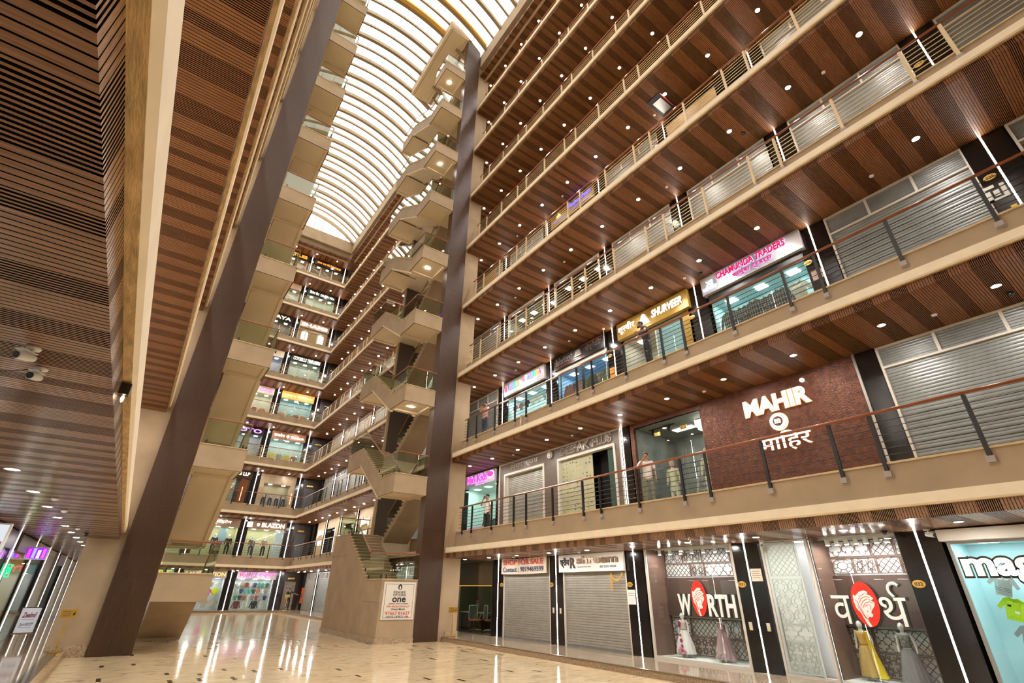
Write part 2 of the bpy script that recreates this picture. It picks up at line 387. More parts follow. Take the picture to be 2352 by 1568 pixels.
# ---------------- skylight ----------------
ZS, RISE, HALF = 39.10, 2.15, 5.745
def vz(x): 
    Rr = (HALF * HALF + RISE * RISE) / (2 * RISE)
    return ZS - (Rr - RISE) + math.sqrt(max(Rr * Rr - x * x, 0))
CX = 5.375
NS = 28
sky = MB()
xs = [-HALF + 2 * HALF * i / NS for i in range(NS + 1)]
for i in range(NS):
    sky.add([(CX + xs[i], -8, vz(xs[i]) + 0.12), (CX + xs[i + 1], -8, vz(xs[i + 1]) + 0.12), (CX + xs[i + 1], 49.1, vz(xs[i + 1]) + 0.12), (CX + xs[i], 49.1, vz(xs[i]) + 0.12)], [(0, 1, 2, 3)])
for i in range(0, NS):
    sky.add([(CX + xs[i], 49.1, ZS), (CX + xs[i + 1], 49.1, ZS), (CX + xs[i + 1], 49.1, vz(xs[i + 1]) + 0.12), (CX + xs[i], 49.1, vz(xs[i]) + 0.12)], [(0, 1, 2, 3)])
wobj = sky.obj('window_1', SKYL); struct(wobj)
def arch(name, y, wd, dp, m, x0=-HALF, x1=HALF, off=0.0):
    q = MB(); n = 26; v = []
    for i in range(n + 1):
        x = x0 + (x1 - x0) * i / n; z = vz(x) - off
        v += [(CX + x, y - wd / 2, z - dp), (CX + x, y + wd / 2, z - dp), (CX + x, y + wd / 2, z + 0.05), (CX + x, y - wd / 2, z + 0.05)]
    f = []
    for i in range(n):
        a = i * 4
        for j in range(4): f.append((a + j, a + (j + 1) % 4, a + 4 + (j + 1) % 4, a + 4 + j))
    q.add(v, f); return q.obj(name, m, wobj)
y = 48.9; i = 0
while y > 1:
    arch('rib', y, 0.24 if i % 2 == 0 else 0.13, 0.30 if i % 2 == 0 else 0.14, RIB)
    y -= 0.977; i += 1
arch('yellow_rib', 21.3, 0.34, 0.16, RIBY, -5.2, 3.6, 0.12)  # two extra ribs in yellow
arch('yellow_rib', 19.4, 0.16, 0.14, RIBY, -5.2, 5.6, 0.12)
q = MB()
for i in range(1, 12):
    x = -HALF + 2 * HALF * i / 12; z = vz(x)
    q.box(CX + x - 0.016, CX + x + 0.016, 0, 49.0, z + 0.04, z + 0.09)
q.obj('glazing_bars', mat('grey_bar', (0.45, 0.42, 0.38), 0.5), wobj)
q = MB()
for i in range(1, 12):
    x = -HALF + 2 * HALF * i / 12; q.box(CX + x - 0.025, CX + x + 0.025, 49.02, 49.07, ZS, vz(x))
q.obj('end_mullions', mat('dark_bar', (0.10, 0.09, 0.08), 0.5), wobj)

# ---------------- piers and fins ----------------
def fluted(name, x0, x1, y0, y1, z1, label):
    t = thing(name, label, 'column', ((x0 + x1) / 2, y0, 0))
    w = (x1 - x0) / 2; n = 30; p = (x1 - x0) / n; pts = []
    for i in range(n):
        a = -w + i * p
        pts += [(a + 0.004, 0.012), (a + 0.008, 0.0), (a + p - 0.008, 0.0), (a + p - 0.004, 0.012)]
    pts += [(w, 0.012), (w, y1 - y0), (-w, y1 - y0), (-w, 0.012)]
    z = 0.0; i = 0
    while z < z1 - 0.1:
        zz = min(z + 2.1, z1)
        b = MB(); b.prism(pts, z + 0.004, zz, 'z'); b.obj('fluted_panel', FLUTE, t); z = zz
    return t
fluted('column', 9.93, 11.03, 20.30, 20.80, 40.8, 'tall brown fluted column at the front corner of the right stair tower')
fluted('column', mx(11.03), mx(9.93), 20.30, 20.80, 40.8, 'tall brown fluted column in front of the left stair tower, beside the brass sign stand')
b = MB(); b.box(11.031, 12.0, 20.46, 21.0, 0, 38); struct(b.obj('wall_right', CONC))
b = MB(); b.box(mx(12.0), mx(11.031), 20.46, 21.0, 0, 38); struct(b.obj('wall_left', CONC))
b = MB(); b.box(11.032, 11.25, 20.42, 20.459, 0, 0.15); b.box(11.4, 12.02, 20.42, 20.459, 0.16, 0.34); b.box(mx(12.0), mx(11.04), 20.41, 20.459, 0, 0.30)
struct(b.obj('baseboard_right', PLINTH))

# ---------------- stair towers ----------------
T0, T1, T2, T3 = 20.32, 22.05, 25.15, 27.2
XO, XI = 8.35, 9.75         # outer flight
XJ, XK = 10.15, 11.5        # inner flight
def zN(k): return 2.2 + H * k
def zF(k): return 4.23 + H * (k - 1) if k > 0 else 0.0
def tower(side):
    M = (lambda x: x) if side == 'right' else mx
    def bx(b, x0, x1, *r):
        a, c = sorted((M(x0), M(x1))); b.box(a, c, *r)
    root = thing('staircase', 'stair tower with plastered landings and glass balustrades on the %s side of the atrium' % side, 'staircase')
    def part(name, b, m, parent=root, **k): return b.obj(name, m, parent, **k)
    def flight(name, x0, x1, y0, z0, y1, z1, th, rim, steps=14):
        b = MB(); pts = []
        for i in range(steps):
            ya = y0 + (y1 - y0) * i / steps; yb = y0 + (y1 - y0) * (i + 1) / steps
            if z1 > z0: zz = z0 + (z1 - z0) * (i + 1) / steps
            else: zz = z0 + (z1 - z0) * i / steps
            pts += [(ya, zz), (yb, zz)]
        pts += [(y1, z1 - th), (y0, z0 - th)]
        a, c = sorted((M(x0), M(x1))); b.prism(pts, a, c, 'x')
        o = part(name, b, CONC)
        if rim:
            b = MB()
            s = 0.16
            for xa, xb in ((x0, x0 + s), (x1 - s, x1)):
                a, c = sorted((M(xa), M(xb)))
                b.prism([(y0, z0 - th - 0.001), (y1, z1 - th - 0.001), (y1, z1 - th - 0.1), (y0, z0 - th - 0.1)], a, c, 'x')
            b.obj('soffit_rim', BEIGE, o)
            b = MB(); a, c = sorted((M(x0 + s), M(x1 - s)))
            b.prism([(y0, z0 - th - 0.002), (y1, z1 - th - 0.002), (y1, z1 - th - 0.02), (y0, z0 - th - 0.02)], a, c, 'x')
            b.obj('soffit', BEIGE, o)
        b = MB()
        for i in range(steps):
            ya = y0 + (y1 - y0) * i / steps; yb = y0 + (y1 - y0) * (i + 1) / steps
            if z1 > z0: zz = z0 + (z1 - z0) * (i + 1) / steps; bx(b, x0 - 0.02, x1, ya - 0.03, yb - 0.002, zz - 0.005, zz + 0.03)
            else: zz = z0 + (z1 - z0) * i / steps; bx(b, x0 - 0.02, x1, ya + 0.002, yb + 0.03, zz - 0.005, zz + 0.03)
        b.obj('treads', LIP, o)
        return o
    def landing(x0, x1, y0, y1, zt, th):
        b = MB(); bx(b, x0, x1, y0, y1, zt - th + 0.1, zt)
        o = part('landing', b, CONC)
        b = MB(); s = 0.16; z0 = zt - th; z1 = z0 + 0.0995
        bx(b, x0, x0 + s, y0, y1, z0, z1); bx(b, x1 - s, x1, y0, y1, z0, z1); bx(b, x0 + s + .001, x1 - s - .001, y0, y0 + s, z0, z1); bx(b, x0 + s + .001, x1 - s - .001, y1 - s, y1, z0, z1)
        bb = MB(); e = 0.003
        bx(bb, x0 - e, x0 + 0.04, y0 - e, y1, z0 - 0.004, z0 - 0.0005); bx(bb, x0 + 0.04, x1, y0 - e, y0 + 0.04, z0 - 0.004, z0 - 0.0005)
        bb.obj('drip_groove', mat('drip_groove', (0.10, 0.06, 0.03), 0.7), o)
        bb = MB()
        bx(bb, x0 - e, x0 - 0.0005, y0 - e, y1, z0, z1 + 0.001); bx(bb, x0, x1, y0 - e, y0 - 0.0005, z0, z1 + 0.001)
        bb.obj('fascia_edge', CONC, o)
        b.obj('soffit_rim', BEIGE, o)
        b = MB(); bx(b, x0 + s, x1 - s, y0 + s, y1 - s, zt - th + 0.08, zt - th + 0.0995); b.obj('soffit', BEIGE, o)
        b = MB(); bx(b, x0 - 0.025, x1, y0 - 0.025, y1, zt + 0.001, zt + 0.03); b.obj('stone_top', LIP, o)
        return o
    def glass(pts, hh=0.95, rail=True):
        # panel over a base line pts[0]->pts[1], upright
        (xa, ya, za), (xb, yb, zb) = pts
        xa, xb = M(xa), M(xb)
        d = Vector((xb - xa, yb - ya, 0)).normalized(); n = Vector((-d.y, d.x, 0)) * 0.006
        v = []
        for s in (-1, 1):
            v += [(xa + n.x * s, ya + n.y * s, za + 0.04), (xb + n.x * s, yb + n.y * s, zb + 0.04), (xb + n.x * s, yb + n.y * s, zb + hh), (xa + n.x * s, ya + n.y * s, za + hh)]
        b = MB(); b.add(v, [(0, 1, 2, 3), (7, 6, 5, 4), (0, 4, 5, 1), (1, 5, 6, 2), (2, 6, 7, 3), (3, 7, 4, 0)])
        g = part('glass_panel', b, GLASSG)
        b = MB(); b.tube([(xa, ya, za + hh + 0.03), (xb, yb, zb + hh + 0.03)], 0.028, 8); part('handrail', b, HAND)
        for t in (0.1, 0.9):
            b = MB(); px, py, pz = xa + (xb - xa) * t, ya + (yb - ya) * t, za + (zb - za) * t
            b.box(px - 0.02, px + 0.02, py - 0.02, py + 0.02, pz + 0.0, pz + 0.17)
            b.obj('spigot', BLACK, g)
    left = side == 'left'
    for k in range(0, 9):
        landing(XO, 11.02 if False else 9.92, T0, T1, zN(k), 0.80)
        b = MB(); bx(b, 9.925, XK, 20.81, T1, zN(k) - 0.70, zN(k)); part('landing', b, BEIGE)
        if k < 8 or left:
            lo, hi = zF(k), zF(k + 1)
        else:
            lo, hi = zF(k), zN(k) + 2.03
        if left:
            zz0 = zN(k); zz1 = lo
            if k == 0: flight('flight', XO, XI, T1, zz0, T2, 0.02, 0.80 if False else 0.02, False) if False else flight('flight', XO, XI, T1, zz0, T2, 0.35, 0.34, False)
            else: flight('flight', XO, XI, T1, zz0, T2, zz1, 0.80, True)
            if k < 8: flight('flight', XJ, XK, T1, zN(k), T2, hi, 0.28, False)
        else:
            if k < 8: flight('flight', XO, XI, T1, zN(k), T2, hi, 0.80, k > 0)
            flight('flight', XJ, XK, T1, zN(k), T2, max(lo, 0.28), 0.27, False)
        if k > 0:
            landing(XO, XI + 0.3, T2, T3, zF(k), 0.92)
            b = MB(); bx(b, XI + 0.301, XS - 0.03, T2, 26.59, zF(k) - 0.82, zF(k)); part('landing', b, BEIGE)
            glass(((XO + 0.03, T2 + 0.02, zF(k)), (XO + 0.03, T3 - 0.03, zF(k))))
            glass(((XO + 0.05, T3 - 0.03, zF(k)), (XI + 0.3, T3 - 0.03, zF(k))))
        glass(((XO + 0.03, T0 + 0.04, zN(k)), (9.88, T0 + 0.04, zN(k))))
        glass(((XO + 0.03, T0 + 0.06, zN(k)), (XO + 0.03, T1, zN(k))))
        if left: glass(((XO + 0.03, T1, zN(k) + 0.05), (XO + 0.03, T2, max(lo, 0.3) + 0.1)))
        elif k < 8: glass(((XO + 0.03, T1, zN(k) + 0.1), (XO + 0.03, T2, hi + 0.05)))
        if not left:
            glass(((XJ + 0.03, T1 + 0.1, zN(k)), (XJ + 0.03, T2 - 0.1, max(lo, 0.28) + 0.1)))
    # canopy
    b = MB(); bx(b, XO - 0.05, 11.02, 20.26, T3, 39.95, 40.78); o = part('canopy', b, CONC)
    b = MB(); s = 0.18; z0, z1 = 39.85, 39.9495
    bx(b, XO - 0.05, XO - 0.05 + s, 20.28, T3, z0, z1); bx(b, 9.75, 9.92, 20.28, T3, z0, z1); bx(b, XO + s, 9.74, 20.28, 20.28 + s, z0, z1); b.obj('soffit_rim', BEIGE, o)
    b = MB(); bx(b, XO + s, 9.74, 20.5, T3, 39.93, 39.9495); b.obj('soffit', BEIGE, o)
    # core walls
    b = MB(); bx(b, 10.12, XS, 26.6, 26.8, 0, 38); part('core_wall', b, DARKWALL)
    b = MB(); bx(b, 10.02, 10.119, 26.58, 26.8, 0, 38); part('core_wall_edge', b, CONC)
    if not left:
        b = MB(); b.prism([(20.32, 0), (25.15, 0), (27.2, 0), (27.2, 3.4), (25.15, 3.4), (T1, 1.5), (20.32, 1.5)], 8.36, 9.72, 'x'); part('base_wall', b, CONC)
        b = MB(); b.box(8.31, 8.355, 20.27, 27.2, 0.001, 0.17); b.box(8.355, 9.92, 20.27, 20.315, 0.001, 0.17); part('plinth', b, PLINTH)
        b = MB(); b.box(9.721, 9.92, 20.325, 20.6, 0, 1.5); part('base_wall', b, CONC)
    else:
        b = MB(); bx(b, XO + 0.1, 9.9, T2 - 0.15, T2 + 0.2, 0.001, 0.36); part('plinth', b, PLINTH)
    return root
tower('right'); tower('left')

# ---------------- railings ----------------
def post_meshes(dark):
    b = MB(); b.box(-0.035, 0.035, 0.50, 0.516, 4.05, 5.19); b.box(-0.035, 0.035, 0.534, 0.55, 4.05, 5.19); b.box(-0.018, 0.018, 0.50, 0.55, 5.16, 5.2)
    return b.mesh('post', BLACK if dark else SKYLITMET)
bk = MB(); bk.box(-0.06, 0.06, 0.49, 0.545, 3.95, 4.06); bk.box(-0.075, 0.075, 0.545, 0.559, 3.92, 4.09); BKM = bk.mesh('bracket', BRKT)
PM = {True: post_meshes(True), False: post_meshes(False)}
def railing(loc, rz, x0, x1, posts, dark, label):
    t = thing('railing', label, 'railing', loc, rz)
    b = MB(); b.tube([(x0, 0.525, 5.235), (x1, 0.525, 5.235)], 0.032, 10); b.obj('handrail', HAND, t, True)
    for i in range(6):
        b = MB(); z = 4.36 + i * 0.135; b.tube([(x0, 0.525, z), (x1, 0.525, z)], 0.0085 if dark else 0.011, 6); b.obj('rail_rod', BLACK if dark else SKYLITMET, t, True)
    for px in posts:
        p = put('post', PM[dark], t, (px, 0, 0)); put('bracket', BKM, p)
    return t
YL = [round(19.5 - 3.92 * i, 2) for i in range(7)] + [round(19.5 + 3.92 * i, 2) for i in range(1, 9)]
YL.sort()
lev = ['ground', 'first', 'second', 'third', 'fourth', 'fifth', 'sixth', 'seventh', 'eighth']
for k in range(1, 9):
    z = H * (k - 1); dark = k <= 2
    def ps(a, c):
        out = []
        for y in YL:
            for yy in (y - 0.4, y + 0.4, y - 1.96):
                if a + 0.1 < yy < c - 0.1: out.append(yy)
        return out
    desc = 'black steel railing with brown handrail' if dark else 'pale skylight-toned steel railing with brown handrail'
    railing((XE, 0, z), RZR, -20.2, 5, [-y for y in ps(-5, 20.2)], dark, '%s, %s gallery, right side before the stair tower' % (desc, lev[k]))
    railing((XE, 0, z), RZR, -49.6, -27.3, [-y for y in ps(27.4, 49.5)], dark, '%s, %s gallery, right side beyond the stair tower' % (desc, lev[k]))
    railing((mx(XE), 0, z), RZL, -5, 20.2, ps(-5, 20.2), dark, '%s, %s gallery, left side overhead' % (desc, lev[k]))
    railing((0, YE, z), 0, -0.90, 11.64, [-0.8 + 1.3 * i for i in range(10)], dark, '%s, %s gallery, far end wall' % (desc, lev[k]))

# ---------------- ceiling downlights ----------------
def dl_parts(near):
    b = MB(); b.lathe([(0.062, 0), (0.085, -0.004), (0.085, 0.0), (0.062, 0.012)], 20); ring = b.mesh('trim_ring', WHITE)
    b = MB(); b.lathe([(0.060, -0.003), (0.060, 0.01)], 20); lens = b.mesh('lens', LAMP if near else LAMPF)
    return ring, lens
rN, lN = dl_parts(True); rF, lF = dl_parts(False); lD = lN.copy(); lD.materials[0] = LAMPD
def downlight(x, y, z, near, label, group, dim=False):
    t = thing('downlight', label, 'ceiling light', (x, y, z), 0, group)
    put('lens', lD if dim else (lN if near else lF), t)
    if near: put('trim_ring', rN, t)
    return t
dY = [0.8 + 1.975 * i for i in range(11)]
for k in range(0, 9):
    z = 3.105 + H * k
    above = 'over the ground floor walkway' if k == 0 else 'over the %s gallery' % lev[k]
    for i, y in enumerate(dY):
        if k in (5, 6, 7, 8) and y < 0: continue
        if k == 2 and i == 1: continue
        n = 11 - i
        downlight(12.27, y, z, True, 'round white downlight %s on the right, %s from the stair tower' % (above, ORD[n]), 'downlights %s on the right' % above)
    for i in range(12):
        y = 27.6 + 1.975 * i
        downlight(12.5 if k else 12.4, y, z, False, 'small downlight %s on the right, %s past the stair tower' % (above, ORD[i + 1]), 'far downlights %s on the right' % above)
    for i in range(5):
        downlight(0.6 + 2.35 * i, 50.35, z, False, 'small downlight %s on the far end wall, %s from the left' % (above, ORD[i + 1]), 'downlights %s at the far end' % above)
for k in range(1, 9):
    for i, y in enumerate(dY):
        downlight(-1.52, y, 3.105 + H * k, False, 'small downlight over the %s gallery on the left, %s going away from the camera' % (lev[k], ORD[i + 1]), 'downlights over the left galleries')
for i in range(12):
    downlight(-1.52, 2.7 + 1.975 * i, 3.105, True, 'round downlight in the slatted ceiling over the left walkway, %s going away from the camera' % ORD[i + 1], 'downlights over the left walkway', True)
for k in (2, 4, 6, 8):
    t = thing('downlight', 'small round light in the landing soffit of the right stair tower, %s half landing' % ORD[k], 'ceiling light', (9.1, 21.2, zN(k) - 0.74))
    put('lens', lD, t)

# ---------------- light strips on the piers ----------------
def strip(loc, rz, h, label, group, m=None):
    t = thing('light_strip', label, 'light strip', loc, rz, group)
    b = MB(); b.box(-0.016, 0.016, -0.012, -0.002, 0, h); b.obj('diffuser', m or LEDM, t)
    b = MB(); b.box(-0.024, -0.017, -0.014, -0.002, 0, h); b.box(0.017, 0.024, -0.014, -0.002, 0, h); b.obj('channel', STEEL, t)
    return t
def hts(k): 
    z0 = slabtop(k) + 0.002; return z0, 3.105 + H * k - z0
names_r = {}
for k in range(0, 9):
    z0, hh = hts(k)
    for y in YL:
        if k == 1 and abs(y - 7.74) < 0.1 or k == 1 and abs(y - 15.58) < 0.1 or k == 1 and abs(y - 3.82) < 0.1: continue
        if y > 49.5 or k == 0 and abs(y - 23.42) < 0.1: continue
        if k > 4 and y < 20: continue
        n = sum(1 for q in YL if y < q < 19.6) if y < 19.6 else sum(1 for q in YL if 19.6 < q <= y)
        where = ('%s right pier before the stair tower' % ORD[n + 1]) if y < 19.6 else ('%s right pier beyond the stair tower' % ORD[n])
        strip((XW - 0.001, y, z0), RZR, hh, 'vertical white light strip, %s level, %s' % (lev[k], where), 'light strips at %s level on the right' % lev[k])
    for i, x in enumerate((3.5, 7.42, 11.34)):
        strip((x, YW - 0.001, z0), 0, hh, 'vertical white light strip at %s level on the %s pier of the far end wall' % (lev[k], ORD[i + 1]), 'light strips at %s level on the far end wall' % lev[k])
for i, y in enumerate(YL):
    if 3 < y < 48:
        strip((mx(XW) + 0.001, y, 0.152), RZL, 2.95, 'vertical light strip by the ground floor shops under the left gallery, %s along' % ORD[i + 1], 'light strips under the left gallery', LEDD)

for k in range(1, 9):
    z0, hh = hts(k)
    for i, y in enumerate(YL):
        if y < 49: strip((mx(XW) + 0.001, y, z0), RZL, hh, 'vertical light strip on the left shop wall, %s gallery, %s along' % (lev[k], ORD[i + 1]), 'light strips on the left gallery shop walls')
# piers
for k in range(0, 9):
    z0, hh = hts(k); z1 = z0 + hh + 0.03
    b = MB()
    for y in YL:
        if k == 1 and (abs(y - 7.74) < 0.1 or abs(y - 15.58) < 0.1): continue
        if k == 0 and abs(y - 23.42) < 0.1: continue
        lo, hi = y - 0.38, y + 0.38
        if k == 1 and abs(y - 3.82) < 0.1: lo, hi = 3.36, 3.80
        b.box(XW, XW + 0.35, lo, hi, z0, z1)
    if k > 4: b.box(XW + 0.2, XW + 0.3, -8, 27, z0, z1)
    struct(b.obj('wall_right', GRAN))
    b = MB()
    for x in (3.5, 7.42, 11.34): b.box(x - 0.40, x + 0.36, YW, YW + 0.35, z0, z1)
    b.box(-0.5, -0.2, YW, YW + 0.35, z0, z1)
    struct(b.obj('wall_far', GRAN))
    b = MB(); b.box(11.70, 13.42, YW + 0.6, YW + 0.7, z0, z1); b.box(11.70, 11.8, YW, YW + 0.6, z0, z1); struct(b.obj('wall_far', DARKW))
b = MB()
for y in YL: b.box(mx(XW) - 0.35, mx(XW), y - 0.38, y + 0.38, 0.152, 3.14)
struct(b.obj('wall_left', GRAN))
b = MB(); b.box(mx(XW) - 0.14, mx(XW), -8, 51, 3.2, 38); struct(b.obj('wall_left', OFFW))

# ---------------- roller shutters ----------------
SH = {}
def corr(w, z0, z1, p=0.078, m=None, y=0.0):
    key = (round(w, 2), round(z0, 2), round(z1, 2), p, m.name)
    if key in SH: return SH[key]
    b = MB(); n = int((z1 - z0) / p); p = (z1 - z0) / n; pts = []
    for i in range(n):
        z = z0 + i * p
        pts += [(y + 0.012, z), (y + 0.012, z + 0.006), (y, z + 0.014), (y - 0.004, z + p * 0.55), (y, z + p - 0.004)]
    pts.append((y + 0.012, z1))
    v = [(-w / 2, q[0], q[1]) for q in pts] + [(w / 2, q[0], q[1]) for q in pts]
    k = len(pts); b.add(v, [(i, k + i, k + i + 1, i + 1) for i in range(k - 1)])
    SH[key] = b.mesh('shutter_curtain', m); return SH[key]
def shutter(loc, rz, w, h, label, transom=0.62, m=None, frame=OFFW, group=None):
    m = m or SHUTD
    t = thing('roller_shutter', label, 'shutter', loc, rz, group)
    hs = h - transom if transom else h
    put('shutter_curtain', corr(w - 0.1, 0.06, hs, 0.078, m), t, (0, 0.06, 0))
    b = MB(); b.box(-w / 2 + 0.05, w / 2 - 0.05, 0.045, 0.075, 0.0, 0.06); b.obj('bottom_rail', SHUTD, t)
    b = MB()
    f = 0.05
    b.box(-w / 2, -w / 2 + f, 0.0, 0.10, 0, h); b.box(w / 2 - f, w / 2, 0.0, 0.10, 0, h)
    if transom:
        b.box(-w / 2 + f, w / 2 - f, 0.0, 0.06, hs, hs + f); b.box(-w / 2 + f, w / 2 - f, 0.0, 0.06, h - f, h)
        for q in (-w / 6, w / 6): b.box(q - 0.03, q + 0.03, 0.0, 0.06, hs + f, h - f)
        put('transom_panel', corr(w - 0.1, hs + f, h - f, 0.06, m), t, (0, 0.05, 0))
    b.obj('frame', frame, t)
    return t

# ---------------- shop rooms ----------------
def room(t, w, h, d, col, floor=(0.45, 0.42, 0.38), es=3.0, tint=(1, 1, 1), lamp=True, y0=0.1):
    es = es * 3.2
    m = mat('shop_wall_%02x%02x%02x' % tuple(int(c * 255) for c in col), col, 0.6)
    b = MB(); e = 0.04
    b.box(-w / 2, w / 2, d, d + e, 0.01, h); b.obj('back_wall', m, t)
    b = MB(); b.box(-w / 2 - e, -w / 2, y0, d, 0.01, h); b.obj('side_wall', m, t)
    b = MB(); b.box(w / 2, w / 2 + e, y0, d, 0.01, h); b.obj('side_wall', m, t)
    b = MB(); b.box(-w / 2, w / 2, y0, d, h, h + e); b.obj('room_ceiling', m, t)
    b = MB(); b.box(-w / 2, w / 2, y0, d, 0.005, 0.02); b.obj('room_floor', mat('shop_floor_%d' % int(floor[0] * 100), floor, 0.15), t)
    if lamp:
        L = glow('shop_lamp_%d_%d_%d' % (int(es * 10), int(tint[2] * 100), int(tint[0] * 100)), tint, es)
        n = max(2, int(w / 0.9))
        for i in range(n):
            x = -w / 2 + w * (i + 0.5) / n
            b = MB(); b.box(x - 0.16, x + 0.16, d * 0.30, d * 0.30 + 0.3, h - 0.012, h - 0.002); b.obj('ceiling_panel', L, t)
def signboard(t, x0, x1, z0, z1, m, y=-0.06, dep=0.14, name='sign_board'):
    b = MB(); b.box(x0, x1, y, y + dep, z0, z1); return b.obj(name, m, t)
def glazing(t, x0, x1, z0, z1, y=0.03, m=None):
    b = MB(); b.box(x0, x1, y, y + 0.012, z0, z1); return b.obj('glass', m or GLASS, t)
def frame(t, x0, x1, z0, z1, th, m, y0=-0.02, y1=0.08, bottom=True):
    b = MB(); b.box(x0, x0 + th, y0, y1, z0, z1); b.box(x1 - th, x1, y0, y1, z0, z1); b.box(x0 + th, x1 - th, y0, y1, z1 - th, z1)
    if bottom: b.box(x0 + th, x1 - th, y0, y1, z0, z0 + th)
    return b.obj('frame', m, t)
def PR(y, k): return ((XW, y, slabtop(k) + 0.001), RZR)
def PE(x, k): return ((x, YW, slabtop(k) + 0.001), 0)
def PL(y): return ((mx(XW), y, 0.152), RZL)
def shop(name, label, place, cat='shop', group=None):
    return thing(name, label, cat, place[0], place[1], group)

# garments ------------------------------------------------------------
GM = {}
def shirt_mesh(col, kind='shirt'):
    key = (col, kind)
    if key in GM: return GM[key]
    if kind == 'shirt':
        P = [(-0.20, 0), (-0.22, 0.42), (-0.34, 0.26), (-0.42, 0.34), (-0.26, 0.62), (-0.10, 0.70), (-0.05, 0.66), (0.05, 0.66), (0.10, 0.70), (0.26, 0.62), (0.42, 0.34), (0.34, 0.26), (0.22, 0.42), (0.20, 0)]
    elif kind == 'longsleeve':
        P = [(-0.22, 0), (-0.24, 0.42), (-0.33, 0.05), (-0.42, 0.08), (-0.28, 0.62), (-0.10, 0.72), (-0.05, 0.67), (0.05, 0.67), (0.10, 0.72), (0.28, 0.62), (0.42, 0.08), (0.33, 0.05), (0.24, 0.42), (0.22, 0)]
    elif kind == 'kurta':
        P = [(-0.27, 0), (-0.20, 0.62), (-0.31, 0.42), (-0.38, 0.46), (-0.25, 0.92), (-0.10, 1.0), (-0.05, 0.95), (0.05, 0.95), (0.10, 1.0), (0.25, 0.92), (0.38, 0.46), (0.31, 0.42), (0.20, 0.62), (0.27, 0)]
    elif kind == 'trousers':
        P = [(-0.18, 0), (-0.19, 0.95), (0.19, 0.95), (0.18, 0), (0.05, 0), (0.0, 0.6), (-0.05, 0)]
    b = MB(); n = len(P)
    f0 = [(x, 0.0, z) for x, z in P]; f1 = [(x * 0.97, -0.035, z * 0.985 + 0.005) for x, z in P]
    b.add(f0 + f1, [tuple(range(n, 2 * n)), tuple(range(n - 1, -1, -1))] + [(i, (i + 1) % n, n + (i + 1) % n, n + i) for i in range(n)])
    # chest bulge, placket and collar
    top = max(z for x, z in P)
    if kind != 'trousers':
        b.add([(-0.15, -0.036, 0.06), (0.15, -0.036, 0.06), (0.17, -0.036, top * 0.8), (-0.17, -0.036, top * 0.8), (-0.10, -0.06, 0.12), (0.10, -0.06, 0.12), (0.11, -0.065, top * 0.72), (-0.11, -0.065, top * 0.72)], [(0, 1, 5, 4), (1, 2, 6, 5), (2, 3, 7, 6), (3, 0, 4, 7), (4, 5, 6, 7)])
        b.box(-0.012, 0.012, -0.07, -0.03, 0.04, top * 0.9)
        b.prism([(-0.10, top), (-0.02, top * 0.93), (-0.06, top * 0.9), (-0.13, top * 0.96)], -0.055, -0.03, 'y'); b.prism([(0.10, top), (0.02, top * 0.93), (0.06, top * 0.9), (0.13, top * 0.96)], -0.055, -0.03, 'y')
    GM[key] = b.mesh(kind, colmat(col)); return GM[key]
def garment(place, x, y, z, s, col, label, group, kind='shirt', tilt=0.0):
    (ox, oy, oz), rz = place
    c, sn = math.cos(rz), math.sin(rz)
    o = put({'shirt': 'shirt', 'longsleeve': 'shirt', 'kurta': 'kurta', 'trousers': 'trousers'}[kind], shirt_mesh(col, kind), None, (ox + x * c - y * sn, oy + x * sn + y * c, oz + z), rz)
    o.scale = (s, s, s)
    if tilt: o.rotation_euler = (0, tilt, rz)
    tag(o, label, kind if kind != 'longsleeve' else 'shirt', group); return o
def loc_of(place, x, y, z):
    (ox, oy, oz), rz = place; c, sn = math.cos(rz), math.sin(rz)
    return (ox + x * c - y * sn, oy + x * sn + y * c, oz + z)

# ---------------- figures ----------------
def skin_mesh(name, nodes, m, sub=2):
    me = bpy.data.meshes.new(name)
    idx = {n[0]: i for i, n in enumerate(nodes)}
    me.from_pydata([n[2] for n in nodes], [(idx[n[1]], i) for i, n in enumerate(nodes) if n[1]], [])
    o = bpy.data.objects.new(name, me); C.objects.link(o)
    sm = o.modifiers.new('s', 'SKIN'); sm.use_smooth_shade = True
    if not me.skin_vertices:
        with bpy.context.temp_override(object=o, active_object=o, selected_objects=[o]):
            bpy.context.view_layer.objects.active = o
            bpy.ops.mesh.customdata_skin_add()
    for i, n in enumerate(nodes):
        r = n[3]; r = r if isinstance(r, tuple) else (r, r)
        me.skin_vertices[0].data[i].radius = r
        me.skin_vertices[0].data[i].use_root = (i == 0)
    if sub: sb = o.modifiers.new('b', 'SUBSURF'); sb.levels = sub; sb.render_levels = sub
    dg = bpy.context.evaluated_depsgraph_get(); dg.update()
    out = bpy.data.meshes.new_from_object(o.evaluated_get(dg)); bpy.data.objects.remove(o); bpy.data.meshes.remove(me)
    out.name = name; out.materials.clear(); out.materials.append(m)
    out.polygons.foreach_set('use_smooth', [True] * len(out.polygons))
    return out
def joints(pose):
    J = dict(pel=(0, 0, 0.95), wai=(0, 0.0, 1.08), che=(0, 0.0, 1.27), nb=(0, 0.0, 1.41), nk=(0, -0.01, 1.47), hd=(0, -0.025, 1.57), ht=(0, -0.02, 1.64))
    for s, q in ((-1, 'l'), (1, 'r')):
        J['hip' + q] = (s * 0.10, 0, 0.88); J['kn' + q] = (s * 0.105, -0.01, 0.48); J['an' + q] = (s * 0.11, 0.02, 0.09); J['ft' + q] = (s * 0.13, -0.13, 0.04)
        J['sh' + q] = (s * 0.185, 0, 1.385); J['el' + q] = (s * 0.24, 0.02, 1.11); J['wr' + q] = (s * 0.25, -0.05, 0.87)
    J.update(pose); return J
